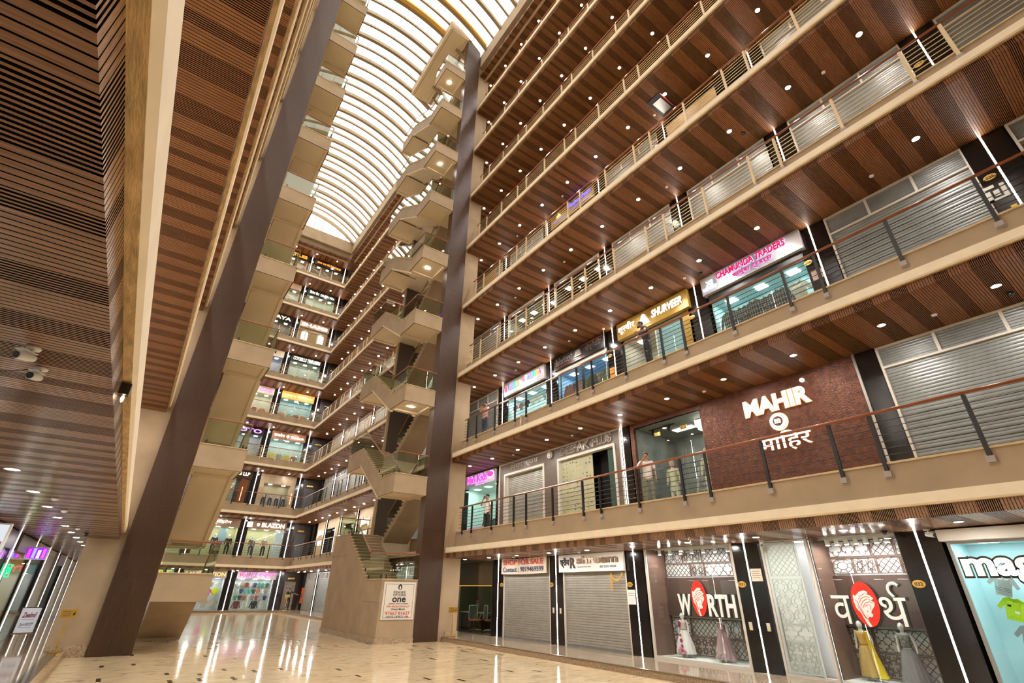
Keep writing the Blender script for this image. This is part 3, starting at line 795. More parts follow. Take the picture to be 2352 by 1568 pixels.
def hand_nodes(J, q, s):
    wr, el = Vector(J['wr' + q]), Vector(J['el' + q]); d = (wr - el).normalized()
    side = d.cross(Vector((0, 1, 0)));
    if side.length < 0.2: side = d.cross(Vector((1, 0, 0)))
    side.normalize(); nrm = d.cross(side).normalized(); out = []
    pc = wr + d * 0.05; out.append(('pm' + q, 'wr' + q, tuple(pc), (0.030, 0.018)))
    for i, (off, ln) in enumerate(((-0.027, 0.062), (-0.009, 0.074), (0.009, 0.070), (0.026, 0.055))):
        a = pc + d * 0.035 + side * off; m_ = a + d * ln * 0.5 + nrm * 0.008; e = a + d * ln * 0.85 + nrm * 0.030
        out += [('f%d' % i + q, 'pm' + q, tuple(a), 0.0095), ('g%d' % i + q, 'f%d' % i + q, tuple(m_), 0.0085), ('h%d' % i + q, 'g%d' % i + q, tuple(e), 0.0075)]
    a = pc + side * (-0.038) - d * 0.005 + nrm * 0.01; e = a + d * 0.04 - side * 0.012 + nrm * 0.012
    out += [('t0' + q, 'pm' + q, tuple(a), 0.011), ('t1' + q, 't0' + q, tuple(e), 0.009)]
    return out
def body_nodes(J, hands=True, head=True):
    n = [('pel', None, J['pel'], (0.105, 0.08)), ('wai', 'pel', J['wai'], (0.095, 0.075)), ('che', 'wai', J['che'], (0.125, 0.09)), ('nb', 'che', J['nb'], (0.075, 0.06)), ('nk', 'nb', J['nk'], 0.05)]
    if head: n += [('hd', 'nk', J['hd'], (0.078, 0.095)), ('ht', 'hd', J['ht'], (0.062, 0.075))]
    for s, q in ((-1, 'l'), (1, 'r')):
        n += [('hip' + q, 'pel', J['hip' + q], 0.072), ('kn' + q, 'hip' + q, J['kn' + q], 0.056), ('an' + q, 'kn' + q, J['an' + q], 0.038), ('ft' + q, 'an' + q, J['ft' + q], (0.042, 0.028))]
        n += [('sh' + q, 'che', J['sh' + q], 0.056), ('el' + q, 'sh' + q, J['el' + q], 0.040), ('wr' + q, 'el' + q, J['wr' + q], 0.027)]
        if hands: n += hand_nodes(J, q, s)
    return n
def lerp(a, b, t): return tuple(a[i] + (b[i] - a[i]) * t for i in range(3))
def top_nodes(J, sleeve=0.55, hem=0.0):
    lo = (J['pel'][0], J['pel'][1], J['pel'][2] - hem)
    n = [('a', None, J['che'], (0.163, 0.125)), ('w', 'a', J['wai'], (0.148, 0.120)), ('p', 'w', lo, (0.172, 0.135)), ('n', 'a', lerp(J['che'], J['nb'], 0.86), (0.10, 0.078))]
    for q in 'lr':
        n += [('s' + q, 'a', J['sh' + q], 0.072)]
        t = min(sleeve, 1.0); n += [('e' + q, 's' + q, lerp(J['sh' + q], J['el' + q], t), 0.058)]
        if sleeve > 1: n += [('v' + q, 'e' + q, lerp(J['el' + q], J['wr' + q], sleeve - 1), 0.040)]
    return n
def leg_nodes(J):
    n = [('p', None, (J['pel'][0], J['pel'][1], J['pel'][2] + 0.07), (0.142, 0.112)), ('q', 'p', (J['pel'][0], J['pel'][1], J['pel'][2] - 0.03), (0.15, 0.118))]
    for q in 'lr':
        n += [('h' + q, 'q', J['hip' + q], 0.100), ('k' + q, 'h' + q, J['kn' + q], 0.074), ('a' + q, 'k' + q, J['an' + q], 0.062)]
    return n
def person(label, loc, rz, pose, top, legs, sleeve=0.6, scale=1.0, hair=True, shoes=(0.02, 0.02, 0.02), beard=False, group=None, phone=None):
    t = thing('person', label, 'person', loc, rz, group); J = joints(pose)
    body = put('body', skin_mesh('body', body_nodes(J), SKIN), t)
    hx, hy, hz = J['hd']
    f = MB(); f.ball((hx, hy - 0.098, hz - 0.005), 0.014, 0.020, 0.026, 8, 6); f.obj('nose', SKIN, body, True)
    for s in (-1, 1):
        e = MB(); e.ball((hx + s * 0.033, hy - 0.083, hz + 0.025), 0.013, 0.009, 0.008, 8, 6); e.obj('eye', WHITE, body, True)
        e = MB(); e.ball((hx + s * 0.033, hy - 0.092, hz + 0.025), 0.006, 0.003, 0.006, 8, 6); e.obj('pupil', BLACK, body, True)
        e = MB(); e.ball((hx + s * 0.083, hy + 0.005, hz), 0.012, 0.022, 0.032, 8, 6); e.obj('ear', SKIN, body, True)
    e = MB(); e.ball((hx, hy - 0.088, hz - 0.045), 0.026, 0.010, 0.008, 8, 6); e.obj('mouth', mat('lips', (0.30, 0.10, 0.08), 0.5), body, True)
    if hair:
        b = MB(); b.ball((hx, hy + 0.035, hz + 0.062), 0.090, 0.098, 0.078); b.obj('hair', HAIR, t, True)
        for s in (-1, 1):
            b = MB(); b.ball((hx + s * 0.033, hy - 0.088, hz + 0.045), 0.015, 0.004, 0.003, 8, 5); b.obj('eyebrow', HAIR, body, True)
    if beard: b = MB(); b.ball((hx, hy - 0.045, hz - 0.075), 0.058, 0.050, 0.036); b.obj('beard', HAIR, t, True)
    put('shirt', skin_mesh('shirt', top_nodes(J, sleeve, 0.17), colmat(top)), t)
    put('trousers', skin_mesh('trousers', leg_nodes(J), colmat(legs)), t)
    for q in 'lr':
        a, g = J['an' + q], J['ft' + q]
        b = MB(); b.ball(((a[0] + g[0]) / 2, (a[1] + g[1]) / 2 - 0.01, a[2] - 0.045), 0.050, 0.135, 0.042); b.obj('shoe', colmat(shoes), t, True)
    t.scale = (scale,) * 3
    return t
# mannequins
MANW = mat('white_mannequin', (0.82, 0.82, 0.80), 0.3)
def frill(b, prof, n=48, waves=11, amp=0.10, c=(0, 0)):
    v = []; f = []
    for (r, z) in prof:
        for j in range(n):
            a = 2 * PI * j / n; rr = r * (1 + amp * min(1, max(0, (prof[-1][1] - z) / 0.5)) * math.sin(waves * a))
            v.append((c[0] + rr * math.cos(a), c[1] + rr * math.sin(a) * 0.8, z))
    for i in range(len(prof) - 1):
        for j in range(n): f.append((i * n + j, i * n + (j + 1) % n, (i + 1) * n + (j + 1) % n, (i + 1) * n + j))
    b.add(v, f)
SKC = {}
def mannequin(label, loc, rz, parts, scale=1.0, pose=None, skin=MANW, group=None, head=True, base=True):
    t = thing('mannequin', label, 'mannequin', loc, rz, group); J = joints(pose or {})
    key = (str(pose), skin.name, head)
    if key not in SKC: SKC[key] = skin_mesh('figure', body_nodes(J, False, head), skin)
    put('figure', SKC[key], t)
    if head:
        b = MB(); b.ball((0, -0.02, 1.59), 0.085, 0.105, 0.125); b.obj('head', skin, t, True)
    if base: b = MB(); b.lathe([(0.2, 0.0), (0.2, 0.012)], 24); b.obj('stand', STEEL, t)
    for nm, fn in parts: fn(nm, t, J)
    t.scale = (scale,) * 3
    return t
def P_top(col, sleeve=1.9, hem=0.15):
    def f(nm, t, J):
        key = ('top', col, sleeve, hem, str(sorted(J.items())))
        if key not in SKC: SKC[key] = skin_mesh(nm, top_nodes(J, sleeve, hem), colmat(col))
        put(nm, SKC[key], t)
    return f
def P_legs(col):
    def f(nm, t, J):
        key = ('legs', col, str(sorted(J.items())))
        if key not in SKC: SKC[key] = skin_mesh(nm, leg_nodes(J), colmat(col))
        put(nm, SKC[key], t)
    return f
def P_skirt(prof, col, waves=11, amp=0.1):
    def f(nm, t, J):
        b = MB(); frill(b, prof, waves=waves, amp=amp); b.obj(nm, colmat(col), t, True)
    return f
def P_balls(pts, r, col):
    def f(nm, t, J):
        for i, p in enumerate(pts):
            b = MB(); rr = r * (0.8 + 0.4 * ((i * 37) % 10) / 10)
            for a in range(5):
                an = a * 2 * PI / 5; b.ball((p[0] + rr * 0.5 * math.cos(an), p[1], p[2] + rr * 0.5 * math.sin(an)), rr * 0.55, rr * 0.3, rr * 0.55, 8, 5)
            b.obj(nm, colmat(col), t, True)
    return f

# ---------------- right side, ground floor ----------------
RED = mat('red_enamel', (0.75, 0.035, 0.02), 0.35); INK = mat('black_ink', (0.02, 0.02, 0.02), 0.5)
REDP = mat('red_print', (0.65, 0.05, 0.02), 0.6); BLUEP = mat('navy_print', (0.03, 0.04, 0.12), 0.6)
VINYL = mat('cream_banner', (0.72, 0.62, 0.50), 0.5, var=0.06, scale=6)
def plate(y, k, num, label):
    z = {0: 1.95, 1: 2.0}.get(0)
    t = thing('number_plate', label, 'number plate', (XW - 0.004, y, slabtop(k) + z), RZR)
    b = MB(); b.v = []; n = 24
    pts = [(0.115 * math.cos(2 * PI * i / n), 0.075 * math.sin(2 * PI * i / n)) for i in range(n)]
    b.prism(pts, -0.012, 0.0, 'y'); b.obj('plate', mat('gold_plate', (0.72, 0.42, 0.08), 0.35, metal=0.3), t)
    text('numerals', num, -0.075, 0.075, -0.035, 0.035, -0.016, INK, t, 0.004, 0.02)
for y, k, n, w_ in ((19.23, 0, '028', 'left of the shop for sale banner'), (15.87, 0, '029', 'right of the shop for sale shutter'), (11.92, 0, '030', 'right of the Shreem shutter'), (8.0, 0, '031', 'right of the WORTH window'), (4.06, 0, '032', 'right of the Hindi lettered window'), (4.12, 2, '234', 'right of Chamunda Traders'), (0.10, 2, '235', 'right of the large second gallery shutter'), (8.02, 2, '233', 'right of the Shurveer sign'), (11.9, 2, '232', 'right of the fabricot sign'), (0.12, 3, '335', 'on the third gallery near the right edge'), (7.98, 3, '333', 'on the third gallery left of two shutters')):
    plate(y, k, n, 'oval gold number plate %s, %s' % (n, w_))
# sales office behind glass
o = shop('sales_office', 'dark glass fronted sales office beside the right stair tower', PR(22.95, 0), 'office')
room(o, 6.0, 2.93, 3.0, (0.22, 0.24, 0.15), (0.10, 0.09, 0.06), 2.2, (1, 0.9, 0.7), lamp=False)
glazing(o, -3.0, 3.0, 0, 2.93)
b = MB(); b.box(-2.98, 2.98, 0.09, 0.13, 1.95, 2.92); b.obj('upper_wood_panel', mat('dark_oak', (0.10, 0.05, 0.025), 0.4, var=0.3, scale=3), o)
b = MB(); b.box(-2.95, 2.95, 0.07, 0.09, 1.90, 1.925); b.obj('amber_strip', glow('amber', (1, 0.42, 0.05), 1.3), o)
for x in (-1.5, 1.0): b = MB(); b.box(x - 0.3, x + 0.3, 1.2, 1.5, 2.90, 2.915); b.obj('ceiling_panel', glow('office_lamp', (1, .9, .7), 5), o)
b = MB(); b.box(2.95, 3.02, -0.01, 0.06, 0, 2.93); b.obj('frame', BLACK, o)
b = MB(); b.box(0.08, 0.14, 0.02, 0.06, 0.0, 1.9); b.obj('glass_clip_rail', STEEL, o)
def OF(X, Y, z=0.175): return (X, Y, z)
d = thing('desk', 'office desk with pale top inside the sales office', 'desk', OF(14.55, 23.0), RZR)
b = MB(); b.box(-0.95, 0.95, -0.35, 0.35, 0.72, 0.76); b.obj('desk_top', mat('pale_desk', (0.45, 0.42, 0.38), 0.3), d)
b = MB(); b.box(-0.9, -0.84, -0.3, 0.3, 0, 0.72); b.obj('leg_panel', DARKW, d)
b = MB(); b.box(0.84, 0.9, -0.3, 0.3, 0, 0.72); b.obj('leg_panel', DARKW, d)
b = MB(); b.box(-0.84, 0.0, -0.28, -0.25, 0.1, 0.72); b.obj('modesty_panel', DARKW, d)
def office_chair(X, Y, rz, label):
    c = thing('office_chair', label, 'chair', OF(X, Y), RZR + rz)
    b = MB(); b.prism([(-0.24, -0.22), (0.24, -0.22), (0.26, 0.2), (-0.26, 0.2)], 0.44, 0.50, 'z'); b.obj('seat', colmat((0.55, 0.10, 0.03)), c)
    b = MB(); b.prism([(-0.22, 0.55), (0.22, 0.55), (0.20, 1.05), (-0.20, 1.05)], 0.2, 0.23, 'y'); b.obj('backrest', mat('dark_mesh', (0.05, 0.07, 0.05), 0.6), c)
    b = MB(); b.tube([(-0.22, 0.24, 0.5), (-0.24, 0.24, 0.8), (-0.21, 0.23, 1.07), (0.21, 0.23, 1.07), (0.24, 0.24, 0.8), (0.22, 0.24, 0.5)], 0.016); b.obj('back_frame', mat('pale_plastic', (0.4, 0.42, 0.36), 0.4), c)
    b = MB(); b.tube([(0, 0, 0.08), (0, 0, 0.44)], 0.025); b.obj('column', BLACK, c)
    for i in range(5):
        a = 2 * PI * i / 5; b = MB(); b.tube([(0, 0, 0.10), (0.28 * math.cos(a), 0.28 * math.sin(a), 0.06)], 0.018); w = b.obj('base_arm', STEEL, c)
        b = MB(); b.ball((0.28 * math.cos(a), 0.28 * math.sin(a), 0.03), 0.028, 0.028, 0.03, 8, 6); b.obj('castor', BLACK, w)
    for s in (-1, 1):
        b = MB(); b.tube([(s * 0.25, 0.1, 0.47), (s * 0.29, 0.05, 0.66), (s * 0.27, -0.15, 0.68)], 0.016); b.obj('armrest', MATS['pale_plastic'], c)
office_chair(13.95, 22.1, 0.5 + PI, 'office swivel chair with orange seat in front of the office desk')
office_chair(14.35, 21.45, -0.2 + PI, 'orange seated swivel chair nearest the black pier in the sales office')
person('woman with long black hair seated behind the office desk', OF(15.35, 24.2, -0.16), RZR, dict(knl=(-0.11, -0.38, 0.85), knr=(0.11, -0.38, 0.85), anl=(-0.11, -0.36, 0.46), anr=(0.11, -0.36, 0.46), ftl=(-0.11, -0.48, 0.42), ftr=(0.11, -0.48, 0.42), ell=(-0.26, -0.12, 1.14), elr=(0.26, -0.12, 1.14), wrl=(-0.15, -0.30, 1.18), wrr=(0.15, -0.30, 1.18)), (0.05, 0.04, 0.05), (0.03, 0.03, 0.04), 1.6)
t = thing('box_file', 'blue and white box standing on the office desk', 'box', OF(14.5, 23.4, 0.936), RZR); b = MB(); b.box(-0.11, 0.11, -0.08, 0.08, 0, 0.12); b.obj('lower_half', mat('blue_card', (0.05, 0.25, 0.6), 0.5), t); b = MB(); b.box(-0.11, 0.11, -0.08, 0.08, 0.121, 0.26); b.obj('upper_half', WHITE, t)

def brass_stand(loc, rz, label, lines, h=1.15):
    t = thing('sign_stand', label, 'sign stand', loc, rz)
    b = MB(); b.box(-0.15, 0.15, -0.10, 0.10, 0, 0.025); b.obj('base', GOLD, t)
    b = MB(); b.box(-0.018, 0.018, -0.008, 0.008, 0.025, h); b.obj('post', GOLD, t)
    p = MB(); p.box(-0.19, 0.19, -0.02, -0.008, h - 0.02, h + 0.19); s_ = p.obj('plate', GOLD, t)
    for i, l in enumerate(lines): text('plate_lettering', l, -0.14, 0.05, h + 0.12 - i * 0.055, h + 0.155 - i * 0.055, -0.024, INK, s_, 0.003)
    b = MB(); b.ball((0.12, -0.024, h + 0.13), 0.012, 0.003, 0.012, 8, 6); b.prism([(0.10, h + 0.11), (0.15, h + 0.09), (0.13, h + 0.02), (0.11, h + 0.06), (0.08, h + 0.03)], -0.026, -0.02, 'y'); b.obj('figure_symbol', INK, s_)
    return t
brass_stand((-0.98, 20.15, 0.157), 0.12, 'brass sign stand with engraved plate in front of the left concrete pier', ['MIND', 'YOUR', 'STEP'], 0.86)
brass_stand((11.62, 20.2, 0.159), -0.45, 'brass sign stand on the walkway between the fluted column and the sales office', ['MIND', 'YOUR', 'STEP'], 0.88)

# B: shutter with sale banner
shutter(*PR(17.54, 0), 3.15, 2.93, 'long grey roller shutter behind the shop for sale banner', 0, SHUT)
t = thing('banner', 'cream fabric banner reading SHOP FOR SALE over a roller shutter', 'banner', *PR(17.58, 0))
b = MB(); n = 24; v = []; 
for i in range(n + 1):
    x = -1.55 + 3.1 * i / n; s = 0.05 * math.sin(i * PI / n) + 0.012 * math.sin(i * 2.3)
    v += [(x, -0.10 - 0.01 * math.sin(i * 1.7), 2.98 - s), (x, -0.11, 2.36 - 0.4 * s)]
b.add(v, [(2 * i, 2 * i + 1, 2 * i + 3, 2 * i + 2) for i in range(n)]); b.add([(q[0], q[1] + 0.006, q[2]) for q in v], [(2 * i, 2 * i + 2, 2 * i + 3, 2 * i + 1) for i in range(n)])
cl = b.obj('cloth', VINYL, t)
text('red_lettering', 'SHOP FOR SALE', -1.38, 1.36, 2.70, 2.90, -0.135, REDP, t, 0.006, 0.02)
text('navy_lettering', 'Contact : 9819469599', -1.40, 1.38, 2.43, 2.62, -0.135, BLUEP, t, 0.006, 0.015)
# C: second shutter
shutter(*PR(13.62, 0), 3.15, 2.93, 'long grey roller shutter under the white Shreem sign with marigolds', 0, SHUT)
t = thing('shop_sign', 'white sign board reading Shreem BSS Kids Wear above the second shutter', 'sign', *PR(13.64, 0))
signboard(t, -1.62, 1.62, 2.36, 2.95, WHITE, -0.14, 0.10)
text('hindi_letters', 'श्रीम', -1.52, -1.02, 2.50, 2.86, -0.17, INK, t, 0.03, 0.02)
text('emblem', 'R', -0.96, -0.68, 2.48, 2.84, -0.18, mat('dark_brown_letter', (0.08, 0.03, 0.02), 0.4), t, 0.04, 0.02)
text('latin_letters', 'shreem', -0.60, 1.42, 2.62, 2.88, -0.18, mat('bronze_letter', (0.30, 0.20, 0.14), 0.3, metal=0.5), t, 0.045, 0.035)
text('small_print', 'MEN & BOYS ETHNIC WEAR', -0.58, 0.10, 2.50, 2.535, -0.145, INK, t, 0.004)
text('small_print', 'BSS KIDS WEAR', 0.55, 1.32, 2.47, 2.54, -0.145, INK, t, 0.004, 0.02)
g = thing('flower_garland', 'orange marigold garland hanging at the top right of the Shreem shutter', 'garland', loc_of(PR(13.62, 0), 0, 0, 0), RZR)
pts = [(0.95 + 0.5 * i / 22, -0.06, 2.28 - 0.22 * math.sin(PI * i / 22)) for i in range(23)] + [(0.95, -0.06, 2.26 - 0.035 * i) for i in range(15)]
b = MB()
for p_ in pts: b.ball(p_, 0.024, 0.02, 0.024, 8, 5)
b.obj('marigolds', mat('marigold', (0.8, 0.35, 0.02), 0.7), g, True)['kind'] = 'stuff'
for p_ in (pts[0], pts[22]): b = MB(); b.tube([p_, (p_[0], -0.09, 2.375)], 0.004, 5); b.obj('string', INK, g)
def notice(y, k, z, w_, h_, label, m=WHITE, lines=0):
    t = thing('notice', label, 'notice', (XW - 0.003, y, slabtop(k) + z), RZR)
    b = MB(); b.box(-w_ / 2, w_ / 2, -0.004, 0, 0, h_); b.obj('sheet', m, t)
    for i in range(lines):
        b = MB(); b.box(-w_ * 0.38, w_ * (0.3 if i % 2 else 0.38), -0.0055, -0.0042, h_ * (0.75 - i * 0.16), h_ * (0.79 - i * 0.16)); b.obj('print_line', mat('grey_print', (0.25, 0.2, 0.18), 0.6), t)
notice(11.9, 0, 1.38, 0.34, 0.42, 'white paper notice on the pier right of the Shreem shutter', WHITE, 2)
notice(7.55, 0, 2.02, 0.30, 0.30, 'cream paper notice on the pier left of the frosted glass door', VINYL, 4)
notice(3.98, 2, 1.30, 0.30, 0.34, 'pinkish paper notice on the black pier right of Chamunda Traders', mat('pink_paper', (0.6, 0.42, 0.38), 0.6), 4)
notice(11.85, 2, 1.15, 0.26, 0.26, 'orange paper notice on the black pier right of the fabricot shop, upper one', mat('orange_paper', (0.85, 0.32, 0.04), 0.6))
notice(11.85, 2, 0.88, 0.26, 0.24, 'orange paper notice on the black pier right of the fabricot shop, lower one', mat('orange_paper', (0.85, 0.32, 0.04), 0.6))
def switch(y, k, z, label):
    t = thing('switch_plate', label, 'switch', (XW - 0.003, y, slabtop(k) + z), RZR)
    b = MB(); b.box(-0.045, 0.045, -0.012, 0, 0, 0.18); b.obj('cover', OFFW, t); b = MB(); b.box(-0.03, 0.03, -0.018, -0.0121, 0.02, 0.06); b.obj('yellow_label', mat('yellow_label', (0.8, 0.6, 0.05), 0.5), t)
for y, k, z, lb in ((15.78, 0, 1.0, 'left of the strip between the two long ground floor shutters'), (15.38, 0, 1.0, 'right of the strip between the two long ground floor shutters'), (7.97, 0, 0.9, 'right of the WORTH window, left of the light strip'), (7.50, 0, 0.9, 'right of the WORTH window, right of the light strip'), (7.98, 2, 0.25, 'left of Chamunda Traders, left of the light strip'), (7.50, 2, 0.35, 'left of Chamunda Traders, right of the light strip')):
    switch(y, k, z, 'small switch plate %s' % lb)

# lattice screens
BRN = mat('brown_lattice', (0.12, 0.06, 0.045), 0.5)
def lattice(parent, x0, x1, z0, z1, y, p, kind, th=0.014, m=BRN):
    b = MB()
    def bar(a, c):
        a = Vector(a); c = Vector(c); d = (c - a)
        if d.length < 1e-4: return
        d.normalize(); n = Vector((-d.y, d.x)) * th / 2
        b.add([(a.x + n.x, y, a.y + n.y), (c.x + n.x, y, c.y + n.y), (c.x - n.x, y, c.y - n.y), (a.x - n.x, y, a.y - n.y), (a.x + n.x, y + 0.012, a.y + n.y), (c.x + n.x, y + 0.012, c.y + n.y), (c.x - n.x, y + 0.012, c.y - n.y), (a.x - n.x, y + 0.012, a.y - n.y)], [(0, 3, 2, 1), (0, 1, 5, 4), (2, 3, 7, 6)])
    def clipbar(a, c):
        t0, t1 = 0.0, 1.0
        for i, lo, hi in ((0, x0, x1), (1, z0, z1)):
            d = c[i] - a[i]
            if abs(d) < 1e-9:
                if a[i] < lo - 1e-6 or a[i] > hi + 1e-6: return
                continue
            u, v_ = (lo - a[i]) / d, (hi - a[i]) / d
            if u > v_: u, v_ = v_, u
            t0, t1 = max(t0, u), min(t1, v_)
        if t1 - t0 > 1e-3: bar((a[0] + (c[0] - a[0]) * t0, a[1] + (c[1] - a[1]) * t0), (a[0] + (c[0] - a[0]) * t1, a[1] + (c[1] - a[1]) * t1))
    if kind == 'diamond':
        w_, h_ = x1 - x0, z1 - z0; k = -int(h_ / p) - 1
        while k * p < w_ + h_:
            clipbar((x0 + k * p, z0), (x0 + k * p + h_, z1)); clipbar((x0 + k * p + h_ * 0, z1), (x0 + k * p + h_, z0)); k += 1
    else:
        nx = max(1, round((x1 - x0) / p)); nz = max(1, round((z1 - z0) / p)); px_ = (x1 - x0) / nx; pz = (z1 - z0) / nz
        for i in range(nx):
            for j in range(nz):
                cx, cz = x0 + (i + .5) * px_, z0 + (j + .5) * pz
                if kind == 'star':
                    for q in range(8):
                        a = q * PI / 4; c = a + 3 * PI / 4; r = 0.52
                        bar((cx + r * px_ * math.cos(a), cz + r * pz * math.sin(a)), (cx + r * px_ * math.cos(c), cz + r * pz * math.sin(c)))
                elif kind == 'octagon':
                    for r in (0.5, 0.27):
                        for q in range(8):
                            a = (q + .5) * PI / 4; c = a + PI / 4; bar((cx + r * px_ * math.cos(a), cz + r * pz * math.sin(a)), (cx + r * px_ * math.cos(c), cz + r * pz * math.sin(c)))
                    for q in range(8):
                        a = (q + .5) * PI / 4; bar((cx + .27 * px_ * math.cos(a), cz + .27 * pz * math.sin(a)), (cx + .5 * px_ * math.cos(a), cz + .5 * pz * math.sin(a)))
                elif kind == 'quatrefoil':
                    for q in range(4):
                        a0 = q * PI / 2; ox, oz = cx + 0.24 * px_ * math.cos(a0), cz + 0.24 * pz * math.sin(a0)
                        pr_ = None
                        for s_ in range(7):
                            a = a0 - PI * 0.62 + s_ * PI * 1.24 / 6; c = (ox + 0.25 * px_ * math.cos(a), oz + 0.25 * pz * math.sin(a))
                            if pr_: bar(pr_, c)
                            pr_ = c
    b.box(x0 - 0.02, x0, y - 0.004, y + 0.016, z0 - 0.02, z1 + 0.02); b.box(x1, x1 + 0.02, y - 0.004, y + 0.016, z0 - 0.02, z1 + 0.02); b.box(x0, x1, y - 0.004, y + 0.016, z0 - 0.02, z0); b.box(x0, x1, y - 0.004, y + 0.016, z1, z1 + 0.02)
    return b.obj('lattice_screen', m, parent)
def worth_window(place, x0, x1, label, seed):
    o = shop('shop_window', label, place, 'shop window')
    w_ = x1 - x0; cx = (x0 + x1) / 2
    grey = mat('lattice_backing', (0.86, 0.86, 0.90), 0.5)
    b = MB(); b.box(x0, x1, 0.95, 1.0, 0.02, 3.0); b.obj('back_wall', grey, o)
    b = MB(); b.box(x0, x1, 0.80, 0.93, 1.10, 2.15); b.obj('brown_band', mat('brown_sparkle_panel', (0.09, 0.05, 0.042), 0.4, var=0.3, scale=40), o)
    for xa in (x0 + 0.001, x1 - 0.031): b = MB(); b.box(xa, xa + 0.03, 0.05, 1.0, 0.02, 3.0); b.obj('side_wall', mat('brown_side', (0.16, 0.09, 0.07), 0.4), o)
    b = MB(); b.box(x0, x1, 0.02, 1.0, 3.0, 3.04); b.obj('room_ceiling', WHITE, o)
    b = MB(); b.box(x0, x1, 0.04, 0.95, 0.0, 0.06); b.obj('display_plinth', WHITE, o)
    rnd = random.Random(seed); kinds = ['octagon', 'star', 'diamond', 'star', 'quatrefoil', 'diamond']; i = 0
    for (za, zb, splits) in ((0.10, 1.06, 2), (2.18, 2.94, 2)):
        for r in range(splits):
            z0_, z1_ = za + (zb - za) * r / splits, za + (zb - za) * (r + 1) / splits
            x = x0 + 0.03
            while x < x1 - 0.2:
                wd = min(rnd.choice((0.5, 0.7, 0.95)), x1 - 0.03 - x)
                kd = kinds[i % 6]; i += 1
                lattice(o, x + 0.025, x + wd - 0.025, z0_ + 0.025, z1_ - 0.025, 0.90, {'octagon': 0.42, 'star': 0.24, 'diamond': 0.15, 'quatrefoil': 0.27}[kd], kd)
                x += wd
    n = 7
    for q in range(n):
        x = x0 + 0.3 + (w_ - 0.6) * q / (n - 1)
        s_ = MB(); s_.lathe([(0.05, 0), (0.05, 0.13)], 14, (x, 0.35, 2.80)); h_ = s_.obj('spotlight', WHITE, o)
        s_ = MB(); s_.lathe([(0.040, -0.004), (0.040, 0.004)], 14, (x, 0.35, 2.80)); s_.obj('spotlight_lens', glow('spot_lamp', (1, .96, .92), 330), h_)
    s_ = MB(); s_.box(x0 + 0.1, x1 - 0.1, 0.335, 0.365, 2.93, 2.95); s_.obj('light_track', WHITE, o)
    glazing(o, x0, x1, 0.02, 2.98, 0.03)
    return o
def emblem(o, cx, cz, rx, rz_, y):
    n = 40; b = MB(); pts = [(cx + rx * math.cos(2 * PI * i / n), cz + rz_ * math.sin(2 * PI * i / n)) for i in range(n)]
    b.prism(pts, y, y + 0.02, 'y'); e = b.obj('red_oval', RED, o)
    b = MB(); b.prism([(cx + 0.03 + (rx + .01) * math.cos(2 * PI * i / n), cz - 0.01 + (rz_ + .01) * math.sin(2 * PI * i / n)) for i in range(n)], y + 0.021, y + 0.06, 'y'); b.obj('oval_side', INK, e)
    Wm = mat('white_letter', (0.85, 0.84, 0.80), 0.4)
    def uv(q):
        dx, dy = q[0] - 712, q[1] - 750; v_ = (dy - dx * 12 / 138) / (235 - 70 * 12 / 138); return (dx - 70 * v_) / 138, -v_
    sil = [(640, 625), (672, 613), (702, 614), (735, 632), (730, 652), (765, 672), (797, 702), (775, 722), (808, 742), (812, 775), (798, 800), (783, 818), (778, 845), (797, 862), (796, 882), (778, 888), (764, 880), (745, 897), (755, 925), (792, 978), (768, 984), (742, 955), (704, 893), (664, 835), (622, 785), (600, 735), (584, 705), (596, 712), (580, 668), (584, 645), (608, 662)]
    b = MB(); b.prism([(cx + uv(q)[0] * rx, cz + uv(q)[1] * rz_) for q in sil][::-1], y - 0.006, y - 0.0005, 'y'); b.obj('white_profile', Wm, e)
    for ln in ([(640, 700), (660, 665), (700, 645), (735, 655)], [(650, 735), (670, 695), (715, 675), (760, 690)], [(670, 770), (690, 720), (735, 700), (775, 722)], [(690, 790), (712, 745), (755, 730), (795, 750)], [(710, 780), (735, 762), (765, 765), (775, 790), (772, 815)], [(735, 825), (752, 832)], [(730, 868), (748, 878)], [(632, 770), (665, 800), (690, 850), (730, 900)], [(648, 762), (672, 795), (712, 870), (742, 905)], [(608, 700), (635, 725), (650, 770)], [(655, 820), (690, 870)]):
        b = MB(); b.tube([(cx + uv(q)[0] * rx, y - 0.008, cz + uv(q)[1] * rz_) for q in ln], 0.0055, 5); b.obj('red_line', RED, e)
Wl = mat('white_letter', (0.85, 0.84, 0.80), 0.4); Dl = mat('letter_side_dark', (0.02, 0.03, 0.025), 0.4)  # white fronts and dark sides of the block letters
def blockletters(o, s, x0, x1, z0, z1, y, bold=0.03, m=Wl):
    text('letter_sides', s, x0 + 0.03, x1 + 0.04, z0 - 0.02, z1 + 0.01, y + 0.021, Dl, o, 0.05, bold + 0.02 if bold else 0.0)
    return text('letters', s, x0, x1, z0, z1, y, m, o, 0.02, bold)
p = PR(9.67, 0); o = worth_window(p, -1.50, 1.50, 'lit shop window with WORTH lettering, lattice screens and two dressed mannequins', 3)
frame(o, -1.55, 1.55, 0.0, 3.02, 0.07, OFFW, -0.01, 0.10)
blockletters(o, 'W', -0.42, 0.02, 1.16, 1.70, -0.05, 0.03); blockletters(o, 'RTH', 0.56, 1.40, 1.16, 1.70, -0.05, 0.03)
emblem(o, 0.30, 1.60, 0.24, 0.45, -0.05)
white, blush, mauve = (0.85, 0.80, 0.80), (0.75, 0.42, 0.42), (0.46, 0.30, 0.34)
